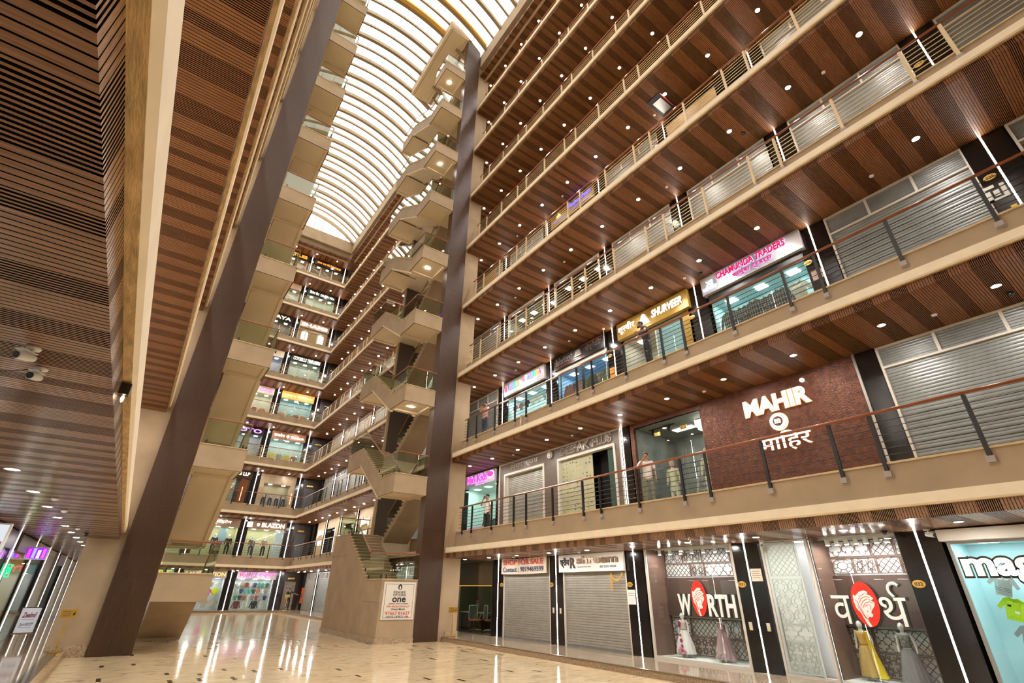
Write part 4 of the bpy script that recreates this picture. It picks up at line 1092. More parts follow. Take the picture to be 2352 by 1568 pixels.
mannequin('white child mannequin in a pale dress with magenta flowers, left in the WORTH window', loc_of(p, -0.80, 0.55, 0.061), RZR, [('skirt', P_skirt([(0.42, 0.14), (0.36, 0.5), (0.25, 0.85), (0.13, 1.05)], white, 13, 0.12)), ('bodice', P_top((0.70, 0.55, 0.50), 0.1, -0.1)), ('fabric_flower', P_balls([(-0.02, -0.27, 0.85), (0.03, -0.32, 0.65), (0.08, -0.36, 0.45), (0.10, -0.38, 0.28), (-0.10, -0.14, 1.32), (-0.13, -0.12, 1.22)], 0.07, (0.45, 0.02, 0.18))), ('pink_flower', P_balls([(0.0, -0.38, 0.35), (-0.06, -0.38, 0.25), (0.20, -0.36, 0.22)], 0.09, (0.75, 0.25, 0.35)))], 0.66)
mannequin('white child mannequin in a mauve gown with a rosette, right in the WORTH window', loc_of(p, 0.48, 0.55, 0.061), RZR, [('skirt', P_skirt([(0.42, 0.10), (0.34, 0.5), (0.24, 0.9), (0.14, 1.12)], mauve, 15, 0.10)), ('bodice', P_top(mauve, 0.05, -0.1)), ('rosette', P_balls([(-0.05, -0.16, 1.27), (0.05, -0.17, 1.22), (-0.02, -0.17, 1.33)], 0.10, (0.52, 0.34, 0.37))), ('lace_trim', P_balls([(-0.2, -0.33, 0.35), (0.0, -0.38, 0.32), (0.2, -0.33, 0.35), (0.1, -0.38, 0.22), (-0.1, -0.38, 0.22)], 0.06, (0.55, 0.40, 0.40)))], 0.67)
# E: frosted door and second window
p = PR(5.74, 0)
o = shop('glass_door', 'tall frosted glass entrance door with long steel handle beside the second lattice window', p, 'door')
FRO = mat('frosted_glass', (0.62, 0.72, 0.70), 0.35)
FRO2 = mat('etched_pattern', (0.50, 0.58, 0.56), 0.5)
b = MB(); b.box(-1.50, -0.66, 0.02, 0.035, 0.03, 2.92); b.obj('door_leaf', FRO, o)
lattice(o, -1.42, -0.72, 2.15, 2.85, 0.008, 0.14, 'diamond', 0.006, FRO2); lattice(o, -1.42, -0.72, 1.10, 2.05, 0.008, 0.34, 'octagon', 0.008, FRO2); lattice(o, -1.42, -0.72, 0.75, 1.05, 0.008, 0.3, 'quatrefoil', 0.008, FRO2); lattice(o, -1.42, -0.72, 0.10, 0.70, 0.008, 0.2, 'star', 0.006, FRO2)
b = MB(); b.tube([(-1.38, -0.04, 0.30), (-1.38, -0.04, 1.45)], 0.016, 10); h_ = b.obj('door_handle', STEEL, o)
b = MB(); b.tube([(-1.38, -0.04, 0.4), (-1.38, 0.02, 0.4)], 0.01, 8); b.obj('handle_mount', STEEL, h_)
b = MB(); b.tube([(-1.38, -0.04, 1.3), (-1.38, 0.02, 1.3)], 0.01, 8); b.obj('handle_mount', STEEL, h_)
b = MB(); b.box(-0.9, -0.68, 0.0, 0.05, 2.86, 2.93); b.obj('top_hinge', STEEL, o)
b = MB(); b.box(-0.9, -0.68, 0.0, 0.05, 0.0, 0.06); b.obj('bottom_hinge', STEEL, o)
frame(o, -1.56, -0.36, 0.0, 3.0, 0.06, OFFW, -0.01, 0.10)
b = MB(); b.box(-0.62, -0.42, 0.5, 0.6, 0.0, 2.95); b.obj('lit_jamb', glow('jamb_light', (1, .98, .95), 2.2), o)
b = MB(); b.box(-1.5, -0.36, 0.9, 1.0, 0.0, 3.0); b.obj('back_wall', WHITE, o)
b = MB(); b.box(-1.3, -0.5, 0.4, 0.6, 2.93, 2.95); b.obj('ceiling_panel', glow('shop_white', (1, 1, 1), 6), o)
o = worth_window(p, -0.33, 1.54, 'lit shop window with Hindi lettering and red oval, lattice screens and two mannequins', 8)
b = MB(); b.box(-0.35, 1.56, -0.02, 0.1, 2.98, 3.06); b.obj('frame', OFFW, o)
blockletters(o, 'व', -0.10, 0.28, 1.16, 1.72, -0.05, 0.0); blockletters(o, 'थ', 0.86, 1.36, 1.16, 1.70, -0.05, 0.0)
def reph(yy, m, dx=0.0, th=0.035):
    b = MB(); b.tube([(1.17 + dx, yy, 1.70)] + [(1.21 + dx - 0.11 * math.cos(a_), yy, 1.84 + 0.12 * math.sin(a_)) for a_ in [-0.7 + 0.35 * q for q in range(10)]], th, 8); b.obj('letters', m, o)
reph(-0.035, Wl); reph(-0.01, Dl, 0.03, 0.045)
emblem(o, 0.58, 1.56, 0.26, 0.44, -0.05)
mannequin('white child mannequin in a yellow top, patterned trousers and yellow scarf', loc_of(p, 0.10, 0.55, 0.061), RZR, [('trousers', P_skirt([(0.30, 0.12), (0.27, 0.5), (0.20, 0.9), (0.14, 1.0)], (0.55, 0.36, 0.12), 17, 0.08)), ('top', P_top((0.70, 0.42, 0.10), 0.05, -0.02)), ('scarf', lambda nm, t, J: MB().add([(0.12, -0.10, 1.42), (0.20, -0.14, 1.36), (0.46, -0.10, 0.10), (0.28, -0.22, 0.10), (0.10, -0.06, 1.42), (0.20, -0.10, 1.34), (0.48, -0.02, 0.10), (0.28, -0.12, 0.10)], [(0, 1, 2, 3), (7, 6, 5, 4), (0, 4, 5, 1), (1, 5, 6, 2), (3, 2, 6, 7), (0, 3, 7, 4)]).obj(nm, colmat((0.85, 0.62, 0.02)), t))], 0.67)
mannequin('white child mannequin in a dark embroidered top and grey patterned skirt', loc_of(p, 0.92, 0.55, 0.061), RZR, [('skirt', P_skirt([(0.38, 0.10), (0.30, 0.5), (0.22, 0.85), (0.14, 1.0)], (0.20, 0.18, 0.20), 15, 0.09)), ('top', P_top((0.16, 0.17, 0.20), 0.05, -0.06)), ('choker', lambda nm, t, J: MB().lathe([(0.055, 0), (0.055, 0.02)], 14, (0, -0.01, 1.455)).obj(nm, BLACK, t)), ('embroidery', P_balls([(-0.07, -0.13, 1.27), (0.07, -0.13, 1.27), (0, -0.13, 1.18)], 0.05, (0.30, 0.25, 0.20)))], 0.67)
# F: kids' shirt shop
p = PR(1.80, 0)
o = shop('shop', 'bright pale blue shop with hanging shirts and white magic lettering, right edge', p)
room(o, 3.1, 2.72, 1.2, (0.55, 0.76, 0.80), (0.5, 0.55, 0.58), 9, (0.85, 0.97, 1.0))
signboard(o, -1.62, 1.62, 2.72, 2.93, OFFW, -0.22, 0.34, 'header_board')
frame(o, -1.56, 1.56, 0.0, 2.72, 0.05, STEEL, 0.0, 0.08, False); glazing(o, -1.5, 1.5, 0.02, 2.70)
text('letter_backs', 'magic', -1.47, 0.10, 1.90, 2.55, -0.0, mat('gold_mirror', (0.10, 0.08, 0.05), 0.15, metal=0.8), o, 0.02, 0.075)
text('letters', 'magic', -1.43, 0.06, 1.95, 2.50, -0.06, glow('letter_white', (1, 1, 1), 1.6), o, 0.05, 0.03)
lime, blue, grey, strp = (0.50, 0.75, 0.02), (0.02, 0.12, 0.55), (0.30, 0.32, 0.34), (0.62, 0.64, 0.64)
for i, (x, z, c, nm) in enumerate(((-1.12, 1.75, strp, 'white striped shirt at the top left'), (-0.55, 1.72, strp, 'white striped shirt at the top, second from the left'), (-1.10, 1.33, lime, 'lime green shirt at the left'), (-0.50, 1.30, blue, 'blue shirt in the second row'), (-1.02, 0.86, grey, 'grey striped shirt in the third row'), (-0.42, 0.85, grey, 'grey shirt in the third row, second from the left'), (-0.95, 0.38, blue, 'blue shirt low at the left'), (0.2, 1.72, strp, 'white shirt at the far right of the top row'))):
    g_ = garment(p, x, 0.60, z, 0.58, c, nm + ' of the pale blue shop', 'shirts hanging in the pale blue shop', 'shirt', 0.25)
    if c in (strp, grey):
        for q in range(3): b = MB(); b.box(-0.19, 0.19, -0.062, -0.058, 0.14 + q * 0.05, 0.15 + q * 0.05); b.obj('dark_stripe', mat('stripe_dark', (0.08, 0.09, 0.1), 0.8), g_)
    else:
        b = MB(); b.box(-0.15, -0.06, -0.075, -0.066, 0.40, 0.46); b.obj('label_patch', INK, g_); b = MB(); b.box(0.02, 0.13, -0.075, -0.066, 0.22, 0.30); b.obj('chest_print', WHITE, g_)

# ---------------- right side, first gallery ----------------
def glowtext(o, s, x0, x1, z0, z1, y, col, st, halo=None, hs=0.0, bold=0.02, nm='letters', ext=0.03, slant=0.0):
    st *= 0.62; hs *= 0.5
    if any(ord(q) > 2000 for q in s): bold = 0.0
    text(nm, s, x0, x1, z0, z1, y, glow('sign_%02x%02x%02x_%d' % (*[int(c * 255) for c in col], int(st * 10)), col, st), o, ext, bold, slant)
    if halo: text(nm + '_halo', s, x0 - 0.015, x1 + 0.015, z0 - 0.015, z1 + 0.015, y + ext + 0.002, glow('halo_%02x%02x%02x_%d' % (*[int(c * 255) for c in halo], int(hs * 10)), halo, hs), o, 0.006, bold + 0.035 if bold else 0.012, slant)
VIO, PINKL = (0.45, 0.42, 1.0), (1.0, 0.10, 0.65)
BR = mat('bronze_board', (0.14, 0.105, 0.08), 0.45, var=0.1, scale=5)
ALU = mat('aluminium_board', (0.52, 0.50, 0.50), 0.35, metal=0.3)
p = PR(21.55, 1)
o = shop('shop', 'brightly lit Mini Kids shop with violet sign beside the stair tower', p)
room(o, 3.2, 2.45, 1.6, (0.62, 0.80, 0.74), (0.5, .5, .5), 7, (0.92, 1, 0.97)); glazing(o, -1.6, 1.6, 0.02, 2.42)
signboard(o, -1.66, 1.66, 2.42, 3.02, mat('lilac_board', (0.55, 0.50, 0.62), 0.4), -0.10)
glowtext(o, 'Mini Kids', -0.9, 1.0, 2.58, 2.96, -0.15, PINKL, 1.2, VIO, 3.0); glowtext(o, 'Couture', -0.1, 0.9, 2.44, 2.55, -0.15, PINKL, 2.0, (0.8, 0.7, 1), 2.5)
b = MB(); b.prism([(1.30 + 0.24 * math.cos(2 * PI * i / 24), 2.80 + 0.13 * math.sin(2 * PI * i / 24)) for i in range(24)], -0.16, -0.11, 'y'); b.obj('pink_oval', glow('pink_oval', (1, 0.08, 0.5), 0.8), o)
b = MB(); b.prism([(1.30 + 0.28 * math.cos(2 * PI * i / 24), 2.80 + 0.17 * math.sin(2 * PI * i / 24)) for i in range(24)], -0.109, -0.101, 'y'); b.obj('oval_halo', glow('violet_halo', VIO, 3.0), o)
b = MB(); b.box(-0.7, 0.7, -0.05, -0.02, 0.06, 0.42); b.obj('lower_sign', mat('lilac_board', (0.55, 0.50, 0.62), 0.4), o)
glowtext(o, 'िमनी िकड्स', -0.62, 0.62, 0.12, 0.36, -0.08, PINKL, 2.0, VIO, 1.8)
t = thing('framed_picture', 'dark framed picture on the back wall of the Mini Kids shop', 'picture', loc_of(p, 0.5, 1.57, 1.45), RZR)
b = MB(); b.box(-0.24, 0.24, -0.03, 0, 0, 0.6); b.obj('frame', DARKW, t); b = MB(); b.box(-0.19, 0.19, -0.035, -0.031, 0.05, 0.55); b.obj('print', mat('grey_print2', (0.30, 0.33, 0.30), 0.5, var=0.6, scale=12), t)
for i in range(6):
    garment(p, -1.2 + 0.45 * i, 1.3, 0.45, 0.75, [(0.05, 0.07, 0.09), (0.10, 0.12, 0.13), (0.04, 0.10, 0.09), (0.3, 0.35, 0.33), (0.05, 0.05, 0.06), (0.16, 0.20, 0.2)][i], 'dark child garment on the back wall of the Mini Kids shop, %s from the left' % ORD[i + 1], 'garments in the Mini Kids shop')
# Deepak Plus
p = PR(15.62, 1)
o = shop('shopfront', 'brown Deepak Plus shopfront with pale frame, a roller shutter and a paper covered glass door', p)
b = MB(); b.box(-3.85, 3.85, -0.05, 0.15, 2.58, 3.07); b.box(-3.85, -3.50, -0.05, 0.15, 0.02, 2.58); b.box(-0.50, 0.36, -0.05, 0.15, 0.02, 2.58); b.box(3.62, 3.85, -0.05, 0.15, 0.02, 2.58)
b.obj('fascia_panel', BR, o)
frame(o, -3.93, 3.93, 0.0, 3.09, 0.07, OFFW, -0.09, -0.051, False)
frame(o, -3.50, -0.50, 0.0, 2.58, 0.10, OFFW, -0.085, 0.12, False); frame(o, 0.36, 3.62, 0.0, 2.58, 0.10, OFFW, -0.085, 0.12, False)
SG = mat('grey_channel_letter', (0.22, 0.18, 0.15), 0.35, metal=0.4); WL2 = mat('pale_letter_edge', (0.70, 0.62, 0.52), 0.4)
for s_, a, c in (('िदपक प्लस', -2.95, -0.95), ('DEEPAK PLUS', 0.60, 3.45)):
    text('letters', s_, a, c, 2.68, 3.00, -0.14, SG, o, 0.03, 0.0); text('letter_edges', s_, a - 0.03, c + 0.03, 2.66, 3.01, -0.107, WL2, o, 0.03, 0.03)
b = MB(); b.lathe([(0.15, 0), (0.15, 0.05)], 24); me = b.mesh('emblem', WL2); e = put('round_emblem', me, o, (-0.05, -0.10, 2.83)); e.rotation_euler = (PI / 2, 0, 0)
text('round_emblem', 'e', -0.14, 0.05, 2.72, 2.95, -0.17, SG, o, 0.02, 0.03)
shutter(loc_of(p, -2.0, 0.05, 0), RZR, 2.80, 2.47, 'grey roller shutter inside the left opening of the Deepak Plus shopfront', 0, SHUT)
PAPER = mat('newspaper_on_glass', (0.40, 0.38, 0.24), 0.7, var=0.5, scale=7)
b = MB(); b.box(0.47, 2.30, 0.06, 0.08, 0.03, 2.46); g_ = b.obj('papered_glass', mat('papered_glass', (0.42, 0.40, 0.26), 0.6, var=0.12, scale=2), o)
rnd = random.Random(4)
b = MB(); b2 = MB()
for i in range(9):
    for j in range(14):
        if rnd.random() < 0.75:
            x, z = 0.56 + i * 0.19 + rnd.random() * .05, 0.1 + j * 0.165 + rnd.random() * .05; s_ = 0.025 + rnd.random() * 0.035
            (b if rnd.random() < .6 else b2).box(x, x + s_ * 1.5, 0.054, 0.059, z, z + s_)
b.obj('printed_marks', mat('dark_marks', (0.12, 0.12, 0.10), 0.7), g_); b2.obj('coloured_marks', mat('olive_marks', (0.45, 0.33, 0.06), 0.7), g_)['kind'] = 'stuff'
b = MB(); b.box(2.32, 3.1, 0.5, 0.55, 0.03, 2.46); b.obj('dark_interior', DARKGAP, o)
b = MB(); b.box(3.12, 3.50, 0.06, 0.09, 0.03, 2.46); b.obj('open_door_leaf', mat('green_glass_edge', (0.05, 0.09, 0.07), 0.2), o)
b = MB(); b.box(0.4, 3.6, 0.9, 0.95, 0, 2.6); b.obj('back_wall', DARKGAP, o)
# Mahir
p = PR(7.43, 1)
o = shop('shopfront', 'Mahir shopfront with dark carved copper wall, glowing logo and tall glass display', p)
COP = mat('carved_copper', (0.11, 0.035, 0.016), 0.33, metal=0.35, var=0.5, scale=7, bump=0.9, bscale=26)
b = MB(); b.box(-0.95, 3.56, 0.0, 0.12, 0.02, 3.09); cw = b.obj('carved_wall', COP, o)
b = MB(); b.box(-3.9, -0.951, 0.0, 0.12, 2.90, 3.09); b.box(-3.9, -3.68, 0.0, 0.12, 0.02, 2.899); b.obj('carved_border', COP, o)
b = MB(); rnd = random.Random(2)
for i in range(95):
    x, z = -0.85 + rnd.random() * 4.2, 0.1 + rnd.random() * 2.85; kind = i % 3
    if kind == 0:
        for q in range(4):
            for r_ in range(3): b.box(x + q * 0.035, x + q * 0.035 + 0.018, -0.006, 0.0, z + r_ * 0.035, z + r_ * 0.035 + 0.018)
    elif kind == 1:
        for q in range(5): b.box(x, x + 0.16, -0.005, 0.0, z + q * 0.022, z + q * 0.022 + 0.008)
    else:
        for q in range(8):
            a = q * PI / 4; b.box(x + .05 * math.cos(a) - .01, x + .05 * math.cos(a) + .01, -0.006, 0, z + .05 * math.sin(a) - .01, z + .05 * math.sin(a) + .01)
b.obj('relief_pattern', COP, cw)
b = MB(); b.box(3.561, 3.62, -0.02, 0.1, 0.0, 3.09); b.obj('edge_trim', STEEL, o)
WARM, WH = (1.0, 0.45, 0.16), (1.0, 0.93, 0.85)
def mahir(s_, a, c, z0, z1, bold): glowtext(o, s_, a, c, z0, z1, -0.10, WH, 2.6, WARM, 2.0, bold)
mahir('MAHIR', 0.55, 2.40, 2.18, 2.66, 0.035); mahir('मािहर', 0.80, 2.15, 1.05, 1.58, 0.03)
n = 28
for r0, nm, m, y0, y1 in ((0.25, 'logo_halo', glow('mahir_halo', WARM, 2.0), -0.02, -0.012), (0.23, 'logo_ring', glow('sign_ffed_d8', WH, 1.8), -0.08, -0.03), (0.135, 'logo_centre', COP, -0.095, -0.081)):
    b = MB(); b.prism([(1.42 + r0 * math.cos(2 * PI * i / n), 1.87 + r0 * math.sin(2 * PI * i / n)) for i in range(n)], y0, y1, 'y'); b.obj(nm, m, o)
glowtext(o, 'm', 1.34, 1.50, 1.81, 1.93, -0.12, WH, 2.6, bold=0.04, ext=0.02)
b = MB(); b.prism([(2.30 + 0.06 * math.cos(2 * PI * i / 16), 2.80 + 0.06 * math.sin(2 * PI * i / 16)) for i in range(16)], -0.09, -0.05, 'y'); b.obj('registered_mark', glow('sign_ffed_d8', WH, 1.8), o)
GY = mat('grey_plaster', (0.26, 0.28, 0.27), 0.6, var=0.25, scale=2)
b = MB(); b.box(-3.68, -0.95, 2.4, 2.45, 0.02, 2.9); b.obj('back_wall', GY, o)
for xa in (-3.72, -0.95): b = MB(); b.box(xa, xa + 0.03, 0.12, 2.4, 0.02, 2.9); b.obj('side_wall', GY, o)
b = MB(); b.box(-3.68, -0.95, 0.02, 2.4, 2.90, 2.93); b.obj('room_ceiling', GY, o)
b = MB(); b.box(-3.68, -0.95, 0.02, 2.4, 0.0, 0.02); b.obj('room_floor', DARKW, o)
b = MB(); b.box(-2.9, -2.1, 1.2, 1.5, 2.88, 2.895); b.obj('ceiling_panel', glow('mahir_lamp', (1, .97, .9), 9), o)
glazing(o, -3.68, -0.95, 0.02, 2.90, 0.04)
for x in (-2.8, -1.75): b = MB(); b.box(x, x + 0.22, 0.02, 0.07, 2.42, 2.54); b.obj('door_patch', GOLD, o)
b = MB(); b.box(-3.4, -2.3, 0.5, 0.53, 2.84, 2.87); tr = b.obj('light_track', BLACK, o)
for x in (-3.2, -2.5): b = MB(); b.tube([(x, 0.5, 2.84), (x + 0.02, 0.42, 2.66)], 0.045, 12); b.obj('track_spot', BLACK, tr)
c = thing('chandelier', 'tiered glowing glass chandelier inside the Mahir display window', 'chandelier', loc_of(p, -1.35, 0.9, 2.46), RZR)
for i, (w_, z) in enumerate(((0.34, 0.33), (0.33, 0.24), (0.29, 0.15), (0.24, 0.06))):
    b = MB()
    b.box(-w_, w_, -0.12, 0.12, z, z + 0.075); b.obj('glass_tier', glow('chandelier_glow', (1, .92, .78), 2.6 + i * 0.3), c)
b = MB(); b.box(-0.3, 0.3, -0.1, 0.1, 0.41, 0.435); b.obj('ceiling_plate', BLACK, c)
st = thing('open_staircase', 'white framed open staircase seen inside the Mahir shop', 'staircase', loc_of(p, -2.1, 1.6, 0.03), RZR)
for i in range(6): b = MB(); b.box(-0.45 + i * 0.05, 0.45 + i * 0.05, -0.12 + i * .04, 0.12 + i * .04, 0.12 + i * 0.2, 0.15 + i * 0.2); b.obj('tread', WHITE, st)
for s_ in (-0.5, 0.48): b = MB(); b.prism([(s_, 0.0), (s_ + 0.07, 0.0), (s_ + 0.40, 1.5), (s_ + 0.33, 1.5)], -0.14, -0.11, 'y'); b.obj('stringer', WHITE, st)
for i in range(8): b = MB(); b.tube([(-0.55 + i * 0.16, -0.35, 0.0), (-0.55 + i * 0.16, -0.35, 2.1)], 0.008, 6); b.obj('hanging_rod', STEEL, st)
MANS = mat('peach_mannequin', (0.72, 0.42, 0.32), 0.4); KUR = (0.62, 0.56, 0.40)
mannequin('mannequin in a cream kurta behind the man in white, Mahir window left side', loc_of(p, -2.75, 0.7, 0.022), RZR, [('kurta', P_top(KUR, 1.9, 0.42)), ('trousers', P_legs((0.72, 0.68, 0.58)))], 0.98, skin=MANS)
mannequin('mannequin in a cream sequinned kurta at the right end of the Mahir window', loc_of(p, -1.22, 0.45, 0.022), RZR, [('kurta', P_top((0.66, 0.60, 0.48), 1.9, 0.42)), ('trousers', P_legs((0.72, 0.70, 0.62)))], 1.02, skin=MANS)
shutter(*PR(1.60, 1), 3.5, 3.07, 'wide grey roller shutter right of the Mahir wall at first gallery level', 0.56, SHUTD)
shutter(*PR(-2.0, 1), 3.3, 3.07, 'grey roller shutter on the first gallery at the right edge of the photo', 0.56, SHUTD)
# ---------------- second gallery ----------------
shutter(*PR(21.5, 2), 3.0, 3.07, 'grey shutter with glazed top panels behind the man in the pink shirt', 0.62, SHUTD)
shutter(*PR(1.84, 2), 3.15, 3.07, 'large grey shutter on the second gallery right of Chamunda Traders', 0.60, SHUTD)
shutter(*PR(-2.1, 2), 3.15, 3.07, 'grey shutter on the second gallery right of the 235 pier', 0.60, SHUTD)
p = PR(17.55, 2)
o = shop('shop', 'M Girls Chamunda shop with grey sign board of coloured glowing letters', p)
room(o, 3.1, 2.2, 1.0, (0.55, 0.72, 0.74), (0.4, .4, .4), 6, (0.9, 1, 1)); glazing(o, -1.55, 1.55, 0.02, 2.2); signboard(o, -1.62, 1.62, 2.30, 3.04, ALU, -0.16, 0.18)
b = MB(); b.box(-1.58, 1.58, -0.02, 0.1, 2.2, 2.3); b.obj('shutter_box', BLACK, o)
cols = [(1, .12, .3), (1, 1, 1), (.2, .4, 1), (.7, .3, 1), (.1, .8, 1), (.2, .9, .3), (1, .5, .1)]
def multitext(s_, x0, x1, z0, z1, yy, st=1.6):
    n_ = len(s_); w_ = (x1 - x0) / n_
    for i, ch in enumerate(s_):
        if ch != ' ': glowtext(o, ch, x0 + i * w_ + 0.01, x0 + (i + 1) * w_ - 0.01, z0, z1, yy, cols[i % 7], st, (0.75, 0.75, 1), 2.2, 0.02, 'letter')
multitext('M GIRLS', -1.50, -0.25, 2.50, 2.86, -0.20); multitext('CHAMUNDA', 0.0, 1.45, 2.62, 2.92, -0.20); glowtext(o, 'GARMENTS', 0.3, 1.1, 2.42, 2.56, -0.20, (0.8, 0.85, 1), 2.0, VIO, 2.5)
pal = [(0.02, 0.02, 0.02), (0.55, 0.25, 0.25), (0.45, 0.42, 0.20), (0.22, 0.35, 0.30), (0.55, 0.52, 0.40), (0.30, 0.14, 0.12), (0.10, 0.16, 0.26), (0.5, 0.38, 0.36), (0.60, 0.60, 0.55)]
for r_ in range(3):
    for i in range(6):
        garment(p, -1.20 + i * 0.48, 0.30, 0.15 + r_ * 0.66, 0.55, pal[(i * 4 + r_ * 5) % 9], '%s garment from the left in the %s row of the M Girls shop' % (ORD[i + 1], ('bottom', 'middle', 'top')[r_]), 'garments in the M Girls shop')
p = PR(13.63, 2)
o = shop('shop', 'fabricot shop with black sign board of outlined letters and blue lit interior', p)
room(o, 3.1, 2.25, 1.5, (0.28, 0.48, 0.66), (0.3, .4, .5), 7, (0.75, 0.9, 1)); glazing(o, -1.55, 1.55, 0.02, 2.2)
signboard(o, -1.62, 1.62, 2.38, 3.04, mat('black_board', (0.015, 0.012, 0.012), 0.3), -0.12, 0.14); b = MB(); b.box(-1.6, 1.6, -0.03, 0.1, 2.22, 2.37); b.obj('header_bar', OFFW, o)
OL = mat('silver_outline', (0.45, 0.40, 0.34), 0.3, metal=0.5)
for s_, a, c in (('fabricot', -1.50, -0.35), ('फॅब्रीकॉट', 0.45, 1.45)):
    text('letter_outline', s_, a, c, 2.56, 2.90, -0.145, OL, o, 0.02, 0.03); text('letters', s_, a + 0.01, c - 0.01, 2.58, 2.88, -0.155, mat('black_board', (0.015, 0.012, 0.012), 0.3), o, 0.012, -0.008)
b = MB()
for i in range(4): b.prism([(-0.22 + i * 0.02, 2.56 + i * 0.08), (0.28 - i * 0.03, 2.56 + i * 0.08), (0.20 - i * 0.03, 2.62 + i * 0.08), (-0.14 + i * 0.02, 2.62 + i * 0.08)], -0.16, -0.13, 'y')
b.obj('crest', OL, o)
b = MB(); b.box(-1.5, 0.4, -0.128, -0.121, 2.46, 2.475); b.obj('red_line', REDP, o); b = MB(); b.box(0.2, 1.5, -0.128, -0.121, 2.96, 2.975); b.obj('red_line', REDP, o)
for x in (-1.35, 0.05, 0.12): b = MB(); b.box(x, x + 0.04, 0.02, 0.06, 0.0, 2.2); b.obj('mullion', BLACK, o)
for i in range(7): garment(p, -1.15 + i * 0.37, 0.35 + 0.06 * (i % 2), 0.75, 0.95, [(0.25, 0.10, 0.10), (0.04, 0.05, 0.05), (0.30, 0.16, 0.15), (0.14, 0.17, 0.08), (0.05, 0.07, 0.05), (0.35, 0.2, 0.2), (0.10, 0.13, 0.07)][i], 'dark kurta hanging in the fabricot shop, %s from the left' % ORD[i + 1], 'kurtas in the fabricot shop', 'kurta')
p = PR(9.63, 2)
o = shop('shop', 'Shurveer shop with golden sign board and glowing white letters', p)
room(o, 3.15, 2.3, 1.6, (0.60, 0.55, 0.46), (0.4, .4, .4), 5, (1, .97, .9)); glazing(o, -1.55, 1.2, 0.02, 2.28)
GB = mat('ochre_gold_board', (0.36, 0.22, 0.035), 0.38, metal=0.25); signboard(o, -1.66, 1.66, 2.32, 3.05, GB, -0.16, 0.18)
b = MB(); b.box(1.2, 1.6, 0.0, 0.08, 0.02, 2.3); b.obj('gold_panel', GB, o)
b = MB(); b.box(0.05, 1.15, 0.05, 0.07, 0.02, 2.1); b.obj('blue_door', mat('pale_blue_door', (0.32, 0.50, 0.56), 0.2), o); frame(o, 0.0, 1.2, 0, 2.2, 0.05, OFFW, 0.02, 0.10)
glowtext(o, 'शूरवीर', -1.55, -0.72, 2.48, 2.90, -0.22, WH, 2.4, WARM, 1.2); glowtext(o, 'SHURVEER', 0.10, 1.45, 2.55, 2.86, -0.22, WH, 2.4, WARM, 1.2, slant=0.2)
b = MB()
for i in range(5): b.prism([(-0.55 + i * 0.045, 2.46 + i * 0.09), (0.0 - i * 0.045, 2.46 + i * 0.09), (-0.06 - i * 0.045, 2.53 + i * 0.09), (-0.49 + i * 0.045, 2.53 + i * 0.09)], -0.22, -0.18, 'y')
b.obj('warrior_crest', glow('crest_glow', WH, 1.7), o)
mannequin('gold headed mannequin in a pale green kurta behind the man in black', loc_of(p, -0.30, 0.55, 0.022), RZR, [('kurta', P_top((0.38, 0.42, 0.24), 1.8, 0.45)), ('trousers', P_legs((0.6, 0.6, 0.5)))], 0.95, skin=mat('gold_mannequin', (0.65, 0.42, 0.08), 0.25, metal=0.8))
mannequin('mannequin in a beige outfit at the left of the Shurveer window', loc_of(p, -0.95, 0.75, 0.022), RZR, [('kurta', P_top((0.40, 0.30, 0.24), 1.8, 0.35)), ('trousers', P_legs((0.2, 0.2, 0.2)))], 0.92, skin=MANS)
p = PR(5.72, 2)
o = shop('shop', 'Chamunda Traders shop with silver sign board and glowing pink letters', p)
room(o, 3.05, 2.15, 0.9, (0.42, 0.62, 0.64), (0.4, .4, .4), 7, (0.9, 1, 1)); glazing(o, -1.52, 1.52, 0.02, 2.12); signboard(o, -1.66, 1.66, 2.40, 3.07, ALU, -0.18, 0.20)
b = MB(); b.box(-1.55, 1.55, -0.05, 0.12, 2.15, 2.40); b.obj('shutter_box', BLACK, o)
glowtext(o, 'CHAMUNDA TRADERS', -1.05, 1.25, 2.74, 2.98, -0.24, (1, 0.03, 0.12), 0.9, (0.45, 0.5, 1.0), 3.0, 0.02, slant=0.1)
glowtext(o, 'चामुंडा ट्रेडर्स', -0.50, 0.80, 2.47, 2.70, -0.24, (0.9, 0.05, 0.2), 0.9, (0.45, 0.5, 1.0), 3.0)
glowtext(o, 'XI', -1.45, -1.22, 2.66, 2.84, -0.24, (0.8, 0.9, 1), 3.0, (0.35, 0.45, 1), 3.6); glowtext(o, 'HEATHI', -1.58, -1.10, 2.52, 2.62, -0.24, (0.8, 0.9, 1), 3.0, (0.35, 0.45, 1), 3.6)
CHK = mat('black_white_check', (0.03, 0.03, 0.03), 0.8)
nt = CHK.node_tree; pb = nt.nodes['Principled BSDF']; tc = nt.nodes.new('ShaderNodeTexCoord'); br = nt.nodes.new('ShaderNodeTexBrick'); mp = nt.nodes.new('ShaderNodeMapping'); mp.inputs['Rotation'].default_value = (PI / 2, 0, 0)
nt.links.new(tc.outputs['Object'], mp.inputs[0]); nt.links.new(mp.outputs[0], br.inputs[0]); br.offset = 0; br.inputs['Scale'].default_value = 12; br.inputs['Color1'].default_value = (.02, .02, .02, 1); br.inputs['Color2'].default_value = (.03, .02, .02, 1); br.inputs['Mortar'].default_value = (.5, .5, .48, 1); br.inputs['Mortar Size'].default_value = 0.05; br.inputs['Brick Width'].default_value = 1.0; br.inputs['Row Height'].default_value = 1.0; nt.links.new(br.outputs[0], pb.inputs['Base Color'])
